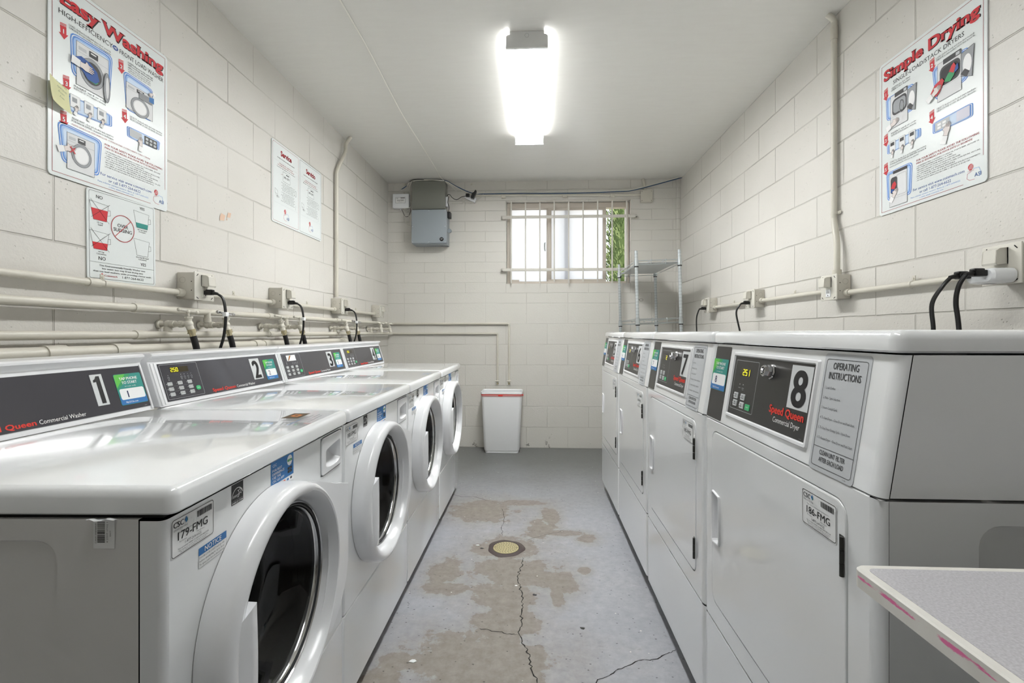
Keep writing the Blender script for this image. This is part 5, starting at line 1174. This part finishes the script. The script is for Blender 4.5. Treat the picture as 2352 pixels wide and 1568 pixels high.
for u, v, k in ((.025, .472, '1'), (.244, .466, '2'), (.025, .288, '3'), (.243, .282, '4'), (.025, .172, '5')): b = MB(); arrow(b, f, u, v, k); b.build('step_arrow', t)
for u, v, a, c_, w_ in ((.066, .486, 'CLEAN the lint filter', 'LIMPIE el filtro de pelusa', .092), (.272, .486, 'LOAD clothes loosely and close door securely', 'CARGUE la ropa suelta y cierre bien la puerta', .145), (.064, .309, 'INSERT card or coin', 'INTRODUZCA la tarjeta o moneda', .12), (.275, .306, 'SELECT desired cycle and start machine', 'SELECCIONE el ciclo de secado deseado', .145), (.058, .197, 'START by closing door and pushing start button', 'PONGA LA MAQUINA EN MARCHA cerrando la', .172)):
    b = MB(); b.text(f, a, u, v, .0062, dark, w=w_, n=NS+.0012, res=1, bold=.01); b.text(f, c_, u, v-.0085, .0062, dark, w=w_, n=NS+.0012, res=1, bold=.01); b.build('instruction_text', t)
b = MB(); b.text(f, 'puerta y presionando el boton de empezar', .058, .180, .0055, dark, w=.14, n=NS+.0012, res=1)
b.build('instruction_text', t)
# Over sudsing sign
f = Fr((XL+.0015, 1.462, 1.308), (0, 1, .012), (0, -.012, 1)); t = thing('detergent_sign', 'white OVER SUDSING detergent sign with measuring cups above the conduit', 'sign', (0, 0, 0))
b = MB(); board(b, f, .276, .300, .010); b.build('board', t)
b = MB(); b.outline(f, rr(.008, .006, .268, .294, .006, 4), .0009, NS, black); b.outline(f, [(.008, .060), (.268, .060)], .0008, NS, black, closed=False); b.build('border_line', t)
def cup(u, v, fill, fm, crossed):
    b = MB(); w0, w1, h = .024, .037, .060; b.outline(f, [(u-w1, v+h), (u-w0, v), (u+w0, v), (u+w1*.85, v+h*.93)], .0009, NS, black, closed=False); b.outline(f, [(u-w1, v+h), (u+w1*.85, v+h*.93)], .0007, NS, black, closed=False)
    if fill: k = w0+(w1*.85-w0)*fill; b.P(f, [(u-w0-(w1-w0)*fill, v+h*fill), (u-w0, v+.0005), (u+w0, v+.0005), (u+w0+(w1*.85-w0)*fill/.93, v+h*fill)], NS+.0002, fm)
    b.outline(f, [(u+w0*1.2, v+h*.66), (u+w0*1.2+.009, v+h*.68), (u+w0*1.2+.010, v+h*.4), (u+w0*1.1, v+h*.34)], .0009, NS, black, closed=False)
    if crossed: b.outline(f, [(u-.034, v+.066), (u+.032, v-.004)], .0011, NS+.0006, black, closed=False); b.outline(f, [(u+.036, v+.060), (u-.032, v+.006)], .0011, NS+.0006, black, closed=False)
    b.build('measuring_cup', t)
cup(.047, .200, .62, cred, True); cup(.047, .103, .38, cred, True); cup(.216, .208, .30, teal, False); cup(.216, .106, 0, None, False)
b = MB(); k = 40; R0 = circ(.134, .190, .046, 40); b.outline(f, R0, .0022, NS+.0008, cred); b.outline(f, [(.134-.032, .190-.032), (.134+.032, .190+.032)], .0018, NS+.0010, cred, closed=False)
b.text(f, 'OVER', .134, .193, .0125, black, w=.043, al='c', bold=.02, n=NS); b.text(f, 'SUDSING', .134, .177, .0125, black, w=.074, al='c', bold=.02, n=NS); b.build('over_sudsing_symbol', t)
b = MB()
for s_, u, v, h in (('NO', .045, .272, .0115), ('YES', .216, .276, .0105), ('NO', .053, .068, .0125), ('YES', .219, .069, .0115)): b.text(f, s_, u, v, h, black, al='c', bold=.015, n=NS)
for s_, u, v in (('1/2 Cup', .047, .190), ('Liquid', .047, .183), ('1/8 Cup Liquid', .216, .199), ('Detergent', .216, .192), ('1/4 Cup', .050, .093), ('Concentrate', .050, .086), ('1/16 Cup HE Liquid', .216, .097), ('Concentrate', .216, .090)): b.text(f, s_, u, v, .0052, black, al='c', n=NS, bold=.02, res=1)
b.text(f, 'This Environmentally Friendly Washer uses', .135, .048, .0056, black, w=.185, al='c', bold=.02, n=NS, res=2); b.text(f, 'less water, less soap & less drying time', .135, .038, .0056, black, w=.165, al='c', bold=.02, n=NS, res=2); b.text(f, 'than top load washers, while providing a better wash.', .138, .028, .0056, black, w=.235, al='c', bold=.02, n=NS, res=2)
b.P(f, circ(.052, .0195, .0045, 14), NS, cred); b.text(f, 'Coinmach', .060, .015, .0062, dred, w=.050, n=NS, bold=.02, res=2); b.text(f, '1-877-264-6622', .130, .0145, .0085, black, w=.090, n=NS)
b.build('lettering', t)
# Service sign (two panels)
f = LW(2.537, 1.755); t = thing('service_sign', 'wide white sign with Service and Servicio panels by the conduit', 'sign', (0, 0, 0))
b = MB(); board(b, f, .606, .462, .014); b.build('board', t)
for k, (u0, ttl_) in enumerate(((.010, 'Service'), (.312, 'Servicio'))):
    g = f.sub(u0, .010); w, h = .284, .442
    b = MB(); b.outline(g, rr(0, 0, w, h, .010 if k == 0 else .002, 3), .0014, NS, dred if k == 0 else dark); b.outline(g, [(.01, .345), (w-.01, .345)], .0006, NS, lgrey, closed=False); b.outline(g, [(.01, .105), (w-.01, .105)], .0006, NS, lgrey, closed=False)
    b.text(g, ttl_, w/2, .385, .029, dred, w=(.120, .124)[k], al='c', bold=.03, n=NS, serif=True); b.text(g, ttl_, w/2+.0012, .384, .029, black, w=(.120, .124)[k], al='c', bold=.034, n=NS-.0003, serif=True)
    rows = ((.362, .190, dark), (.333, .150, dred), (.322, .180, dred), (.311, .200, dark))
    txt = ('PROPERLY WORKING MACHINES ARE A PRIORITY', 'PLEASE REPORT A SERVICE ISSUE', 'FOLLOWING THE EASY STEPS TO THE RIGHT', 'Look for the label on the machine') if k == 0 else ('ES IMPORTANTE QUE LAS MAQUINAS FUNCIONEN', 'POR FAVOR REPORTE UN PROBLEMA', 'SIGUIENDO ESTOS FACILES PASOS', 'Busque la etiqueta en la maquina')
    for (v, w_, mm), s_ in zip(rows, txt): b.text(g, s_, w/2, v, .0062, mm, w=w_, al='c', n=NS, bold=.01, res=1)
    b.outline(g, rr(.105, .245, .185, .300, .004, 3), .0010, NS, dark); b.text(g, '345-GFS', .145, .266, .013, dark, w=.062, al='c', bold=.02, n=NS); b.P(g, rr(.140, .288, .175, .293), NS, dark); b.outline(g, [(.085, .278), (.106, .282)], .001, NS, dred, closed=False)
    for i in range(13): b.text(g, ('Report the service problem now', 'Scan the code with your phone', 'or visit our website and enter', 'the machine number shown')[i % 4], .165+.003*math.sin(i*2), .232-.0085*i-(.004 if i > 5 else 0), .0050, dark, w=(.150, .130, .145, .120)[i % 4], al='c', n=NS, res=1)
    b.outline(g, rr(.242, .195, .257, .228, .003, 2), .0012, NS, dark); b.outline(g, [(.022, .182), (.050, .174), (.050, .150), (.024, .158)], .0010, NS, dark); b.outline(g, [(.024, .158), (.050, .150), (.066, .140), (.042, .134)], .0010, NS, dark)
    b.P(g, [(.038, .146), (.05, .144), (.056, .141), (.044, .140)], NS, dark); b.outline(g, [(.252, .140), (.248, .112)], .0010, NS, grey, closed=False)
    asi(b, g, .130, .055, 1.15); b.build('printed_panel', t)
# sticky note on the washing poster
t = thing('sticky_note', 'pale yellow handwritten sticky note on the left edge of the washing poster', 'sticky note', (XL+.006, 1.320, 1.822))
b = MB(); rows = []
for j in range(8):
    v = j/7; rows.append([(.004+.020*(1-i/7)**2+.010*(1-v)**3, .076*i/7, .076*v-.010*i/7+.006*math.sin(v*3)) for i in range(8)])
b.loft([[Vector(p) for p in r] for r in rows], yellow, False, False, closed=False); b.loft([[Vector(p)-Vector((.0006, 0, 0)) for p in reversed(r)] for r in rows], yellow, False, False, closed=False); b.build('paper', t)
b = MB(); g = Fr((.026, .010, .062), (-.30, .95, -.12), (0, .10, 1))
for i, s_ in enumerate(('Credit / Debit', 'Card Upside', 'Down', 'Down')): b.text(g, s_, .0+.008*i, -.012*i, .0052, mat('pen_ink', '4a6a5a', .6), w=(.050, .044, .026, .020)[i], n=.004, shear=.2, res=1)
b.build('handwriting', t)
# torn remains of an old sticker
b = MB(); g = LW(2.11, 1.655)
for P in ([(0, 0), (.03, .004), (.04, .03), (.012, .035), (.002, .02)], [(.05, .025), (.075, .028), (.082, .052), (.06, .05)], [(.045, .01), (.055, .012), (.052, .022)]): b.P(g, P, .0006, mat('torn_paper', 'DDBFA8', .8))
tag(b.build('sticker_remnant'), 'torn scraps of an old peach sticker on the left wall', 'sticker')

# ------------------------------------------------------------------ back wall equipment
t = thing('junction_box', 'olive grey metal junction box under the ceiling', 'junction box', (-1.185, YB, 2.330))
b = MB(); b.box(0, .325, -.125, -.001, 0, .272, olivegrey, .004); b.build('body', t)
b = MB(); b.box(.325, .345, -.10, -.06, .030, .125, plasw, .003); b.build('terminal_cover', t)
t = thing('equipment_box', 'blue-grey metal equipment box below the olive junction box', 'equipment box', (-1.172, YB, 1.985))
b = MB(); b.box(0, .332, -.165, -.001, 0, .315, steelgrey, .004); b.build('body', t)
b = MB(); b.box(-.004, .338, -.175, -.165, .006, .327, steelgrey, .003); b.build('cover', t)
for x in (.008, .165, .322):
    for z in (.016, .165, .314):
        if x == .165 and z == .165: continue
        b = MB(); b.cyl((x, -.175, z), (x, -.179, z), .0045, zinc, 10); b.build('screw', t)
b = MB(); g = Fr((.288, -.176, .042), (1, 0, 0), (0, 0, 1)); b.cyl((.288, -.175, .042), (.288, -.180, .042), .019, black, 24); b.P(g, rr(-.008, -.003, -.001, .003, .001, 2), .0045, white); b.P(g, rr(.001, -.002, .009, .004, .001, 2), .0045, white); b.outline(g, circ(0, 0, .015, 20, a0=.4, a1=2.7), .001, .0045, lgrey, closed=False); b.build('lock', t, label='round black lock')
b = MB(); b.cyl((.332, -.11, .135), (.352, -.11, .135), .008, steelgrey, 10); b.cyl((.352, -.098, .135), (.352, -.122, .135), .020, steelgrey, 20); b.build('knockout_tab', t)
t = thing('transmitter_box', 'small white plastic box tagged 316-FMG in the top left corner', 'control box', (-1.398, YB, 2.362))
b = MB(); b.box(0, .165, -.055, -.001, 0, .142, plasw, .008, 3); b.build('body', t)
b = MB(); g = Fr((.032, -.0555, .048), (1, 0, .02), (0, 0, 1)); b.P(g, rr(0, 0, .098, .056, .002, 2), 0, paper); b.outline(g, rr(0, 0, .098, .056, .002, 2), .0016, .0004, dark); b.text(g, 'CSC', .006, .043, .008, dark, n=.0005, bold=.03); b.P(g, rr(.05, .046, .092, .052), .0005, dark); b.text(g, '316-FMG', .049, .020, .014, dark, w=.066, al='c', bold=.02, n=.0005); b.text(g, '1-877-264-6622', .049, .009, .005, dark, al='c', w=.04, n=.0005, res=1); b.build('asset_label', t)
b = MB(); b.cyl((.075, -.03, 0), (.075, -.03, -.014), .005, plasw, 8); b.cyl((.10, -.03, 0), (.10, -.03, -.012), .004, gap, 8); b.build('cable_gland', t)
t = thing('junction_box', 'square painted junction box right of the window top', 'junction box', (1.030, YB, 2.398))
b = MB(); b.box(0, .110, -.035, -.001, 0, .112, boxp, .003); b.box(-.002, .112, -.040, -.035, -.002, .114, boxp, .002); g = Fr((0, -.0405, 0), (1, 0, 0), (0, 0, 1))
for u, v, a in ((.010, .010, .8), (.100, .010, -.8), (.010, .100, -.8), (.100, .102, -.8)): b.P(g.sub(u, v, 0, a), rr(-.005, -.0018, .005, .0018, .001, 2), 0, gap)
b.build('box', t)
def wire(name, pts, r, m, lab, cat='cable', grp=None, smooth=True):
    b = MB(); b.tube(pts, r, m, 8, 6, smooth); return tag(b.build(name), lab, cat, grp)
yw = YB-.02
b = MB(); b.cyl((-.62, yw, 2.487), (1.03, yw, 2.470), .009, pipeM, 10); 
for x in (.30, .76, -.30): b.box(x-.02, x+.02, YB-.032, YB-.001, 2.455, 2.480, pipeM, .002)
tag(b.build('electrical_conduit'), 'thin painted conduit above the window', 'conduit')
b = MB(); b.tube([(1.07, YB-.02, 2.512), (1.068, YB-.02, 2.56), (1.055, YB-.02, ZC-.001)], .013, pipeM, 10); tag(b.build('electrical_conduit'), 'short painted conduit from the square box up to the ceiling', 'conduit')
wire('cable', [(-1.33, YB-.012, 2.55), (-1.25, YB-.05, 2.585), (-1.18, YB-.11, 2.612), (-1.0, YB-.10, 2.616), (-.86, YB-.11, 2.606), (-.76, YB-.06, 2.565), (-.62, YB-.035, 2.508), (-.50, yw-.012, 2.496), (-.2, yw-.014, 2.497), (.35, yw-.014, 2.490), (.80, yw-.014, 2.500), (.98, yw-.016, 2.515), (1.38, YB-.05, 2.612), (XR-.001, YB-.06, 2.622)], .0042, wireb, 'blue network cable strung along the back wall conduit to the right corner')
wire('cable', [(-1.34, YB-.012, 2.545), (-1.26, YB-.04, 2.578), (-1.19, YB-.12, 2.602), (-1.05, YB-.13, 2.610), (-.87, YB-.12, 2.600), (-.76, YB-.07, 2.555), (-.63, YB-.04, 2.498), (-.45, yw-.020, 2.505), (.1, yw-.018, 2.507), (.78, yw-.02, 2.508), (.98, yw-.02, 2.522), (1.36, YB-.055, 2.618), (XR-.001, YB-.07, 2.618)], .0042, wirew, 'white cable strung above the window beside the blue one')
wire('cable', [(-1.155, YB-.13, 2.603), (-1.205, YB-.10, 2.585), (-1.222, YB-.07, 2.53), (-1.215, YB-.062, 2.48), (-1.222, YB-.058, 2.44), (-1.205, YB-.06, 2.39), (-1.225, YB-.055, 2.365), (-1.30, YB-.045, 2.352)], .0035, wirew, 'white cable looping down between the white box and the olive box')
wire('cable', [(-1.30, YB-.03, 2.350), (-1.27, YB-.05, 2.318), (-1.215, YB-.08, 2.26), (-1.19, YB-.17, 2.19), (-1.195, YB-.12, 2.165), (-1.235, YB-.08, 2.18), (-1.272, YB-.06, 2.25), (-1.262, YB-.05, 2.32), (-1.225, YB-.04, 2.355)], .0032, wirew, 'white cable hanging in a loop under the white box')
wire('cable', [(-1.31, YB-.03, 2.352), (-1.285, YB-.045, 2.300), (-1.262, YB-.055, 2.275), (-1.235, YB-.055, 2.285), (-1.222, YB-.04, 2.33), (-1.222, YB-.03, 2.36)], .0022, cordM, 'thin black wire looped under the white box')
wire('cable', [(-1.21, YB-.115, 2.598), (-1.17, YB-.13, 2.612), (-1.09, YB-.135, 2.613), (-1.02, YB-.12, 2.608), (-.88, YB-.10, 2.607)], .0035, cordM, 'black cable lying on top of the olive box')
wire('cable', [(-.86, YB-.12, 2.595), (-.79, YB-.05, 2.55), (-.73, YB-.03, 2.48), (-.70, YB-.03, 2.43), (-.71, YB-.035, 2.405), (-.76, YB-.03, 2.412), (-.81, YB-.03, 2.412)], .0035, wirew, 'white cable drooping right of the olive box to its side')
wire('cable', [(-.69, YB-.02, 2.425), (-.63, YB-.03, 2.412), (-.58, YB-.03, 2.425), (-.53, YB-.03, 2.465), (-.49, YB-.03, 2.497), (-.44, YB-.032, 2.502)], .0035, wirew, 'white cable sagging below the two black adapters')
wire('cable', [(-.845, YB-.09, 2.46), (-.835, YB-.10, 2.475), (-.815, YB-.10, 2.47), (-.80, YB-.09, 2.45), (-.76, YB-.06, 2.435), (-.71, YB-.05, 2.465), (-.67, YB-.045, 2.475)], .003, cordM, 'black cable running from the olive box to the left black adapter')
wire('cable', [(-.83, YB-.09, 2.46), (-.838, YB-.10, 2.40), (-.828, YB-.09, 2.35), (-.835, YB-.10, 2.30)], .003, cordM, 'black cable hanging down beside the olive box')
b = MB(); b.box(-.852, -.810, YB-.12, YB-.05, 2.245, 2.305, rubber, .006); tag(b.build('power_adapter'), 'black power adapter at the upper right of the blue-grey box', 'adapter')
t = thing('power_strip', 'small white outlet tap on the back wall conduit left of the window', 'outlet', (-.665, YB-.02, 2.475), rot=(0, .45, 0))
b = MB(); b.box(-.02, .10, -.02, .018, -.022, .022, plasw, .004); b.build('housing', t)
b = MB(); b.box(-.668, -.632, YB-.075, YB-.041, 2.462, 2.492, rubber, .004); tag(b.build('power_adapter'), 'smaller black adapter plugged into the white tap', 'adapter')
b = MB(); 
f_ = Fr((-.595, YB-.078, 2.462), (math.cos(-.35), 0, -math.sin(-.35)*-1), (0, 0, 1))
b.loft([[(x, YB-.095+dy, z) for x, z in ((-.617, 2.445), (-.590, 2.438), (-.568, 2.490), (-.563, 2.515), (-.570, 2.520), (-.585, 2.498), (-.602, 2.490))] for dy in (0, .05)], rubber); tag(b.build('power_adapter'), 'larger tilted black adapter plugged into the white tap', 'adapter')
wire('ceiling_wire', [(-.868, .2, ZC-.005), (-.868, 2.06, ZC-.005), (-.872, 2.45, ZC-.005), (-.885, 2.80, ZC-.006), (-.899, 3.18, ZC-.005), (-.893, 3.7, ZC-.006), (-.890, 4.20, ZC-.006), (-.893, 4.42, ZC-.008), (-.885, YB-.14, ZC-.012), (-.865, YB-.10, 2.600)], .0034, mat('ceiling_wire_white', 'F0EEE6', .4), 'thin white wire stapled along the ceiling to the olive box')
b = MB()
for x, z in ((-1.29, ZC-.006), (-.62, ZC-.012)): b.cyl((x, YB-.001, z-.01), (x, YB-.014, z-.01), .009, pipeM, 8)
b.outline(Fr((1.04, YB-.003, 1.452), (1, 0, 0), (0, 0, 1)), circ(0, 0, .018, 16, .012), .002, 0, gap); b.P(Fr((1.04, YB-.003, 1.452), (1, 0, 0), (0, 0, 1)), [(-.032, .002), (-.018, .006), (-.018, -.002)], 0, gap)
tag(b.build('wall_anchors'), 'old painted screw anchors left in the back wall', 'anchor', kind='stuff')

# ------------------------------------------------------------------ wire rack
t = thing('wire_rack', 'tall chrome wire shelving rack behind dryer 5 in the back right corner', 'rack', (1.02, 4.155, 0), rot=(0, math.radians(-1.3), 0))
rx, ry = .170, .375; ZT = 1.700; levels = (1.700, 1.235, .70, .20)
for sx in (-1, 1):
    for sy in (-1, 1):
        x, y = sx*rx, sy*ry; b = MB(); b.cyl((x, y, .02), (x, y, 1.785), .0125, post_m, 16)
        z = .06
        while z < 1.78: b.cyl((x, y, z), (x, y, z+.0018), .0128, groove_m, 16); z += .0254
        b.cyl((x, y, 0), (x, y, .02), .016, rubber, 12); b.cyl((x, y, 1.785), (x, y, 1.789), .0115, zinc, 12); b.build('post', t)
for z in levels:
    b = MB(); zb = z-.012
    for sx in (-1, 1):
        for dz in (.022, -.010): b.cyl((sx*rx, -ry, zb+dz), (sx*rx, ry, zb+dz), .0032, zinc, 8)
    for sy in (-1, 1):
        for dz in (.022, -.010): b.cyl((-rx, sy*ry, zb+dz), (rx, sy*ry, zb+dz), .0032, zinc, 8)
    for sx in (-1, 1):
        for sy in (-1, 1): b.cyl((sx*rx, sy*ry, zb-.022), (sx*rx, sy*ry, zb+.030), .0195, zinc, 16, .0155)
    for x in (-.055, .060): b.tube([(x, -ry, zb-.008), (x+.003, -ry-.001, zb+.018), (x, -ry+.008, zb+.026), (x, -ry+.03, zb+.022), (x, ry-.02, zb+.022), (x, ry, zb+.010)], .0030, zinc, 8)
    if z > 1.5: b.box(-rx+.006, rx-.006, -ry+.006, ry-.006, zb+.004, zb+.007, mat('shelf_liner', 'DADDDD', .35))
    b.build('shelf', t)
    b = MB()
    for sx in (-1, 1):
        for sy in (-1, 1): b.cyl((sx*rx, sy*ry, zb-.030), (sx*rx, sy*ry, zb-.022), .0172, rubber, 14)
    b.build('clip', t)

# ------------------------------------------------------------------ bin
t = thing('trash_can', 'white plastic trash can with a red bag tie against the back wall', 'trash can', (-.305, 4.49, 0))
def bring(hx, hy, z, r=.03, dx=0): return [(u+dx, v, z) for u, v in rr(-hx, -hy, hx, hy, r, 5)]
b = MB(); b.loft([bring(.158, .088, .002), bring(.160, .090, .022), bring(.163, .093, .024), bring(.167, .096, .032), bring(.190, .118, .545), bring(.192, .119, .558), bring(.196, .124, .560), bring(.196, .124, .578), bring(.1925, .1205, .580), bring(.187, .115, .572), bring(.160, .092, .03)], mat('bin_white', 'F6F7F8', .3)); b.build('bin_body', t)
b = MB(); b.loft([bring(.191, .119, .534), bring(.194, .122, .540), bring(.194, .122, .554), bring(.191, .119, .557)], pinktie, False, False)
b.build('bag_edge', t)
b = MB(); b.loft([bring(.1925, .1205, .549), bring(.195, .123, .551), bring(.195, .123, .555), bring(.1925, .1205, .557)], redtie, False, False); b.box(-.03, .012, -.127, -.119, .540, .553, redtie, .003); b.sphere((.197, -.06, .545), .010, redtie, sx=.6); b.build('drawstring', t, label='red drawstring')
b = MB(); b.loft([bring(.185, .113, .57), bring(.175, .105, .35), bring(.15, .08, .25)], mat('bag_lining', 'E4E6E8', .3), False, True); b.build('bag', t)

# litter on the floor
rnd = random.Random(9)
spots = [(-.30, 2.49, .018, paper), (-.275, 2.455, .016, dark), (-.08, 2.10, .012, paper), (.03, 2.06, .0, dark), (.0, 2.03, .018, dark), (.185, 1.81, .018, darkm), (-.42, 1.60, .022, paper)]
k = 0
for x, y, s_, mm in spots:
    if s_ == 0: continue
    b = MB(); P = [(s_*.6*math.cos(a)*rnd.uniform(.6, 1.2), s_*.4*math.sin(a)*rnd.uniform(.6, 1.2)) for a in [2*PI*i/7 for i in range(7)]]
    b.prism(ID, P, .0008, .0022, mm); o = b.build('debris', None, (x, y, 0))
    tag(o, ('white scrap of paper left of the floor drain', 'dark grey scrap left of the floor drain', 'small white scrap below the drain left of the crack', 'dark flake below the drain right of the crack', 'dark flake near the dryers on the floor', 'white scrap near the bottom left of the floor')[k], 'scrap', 'scraps on the floor'); k += 1
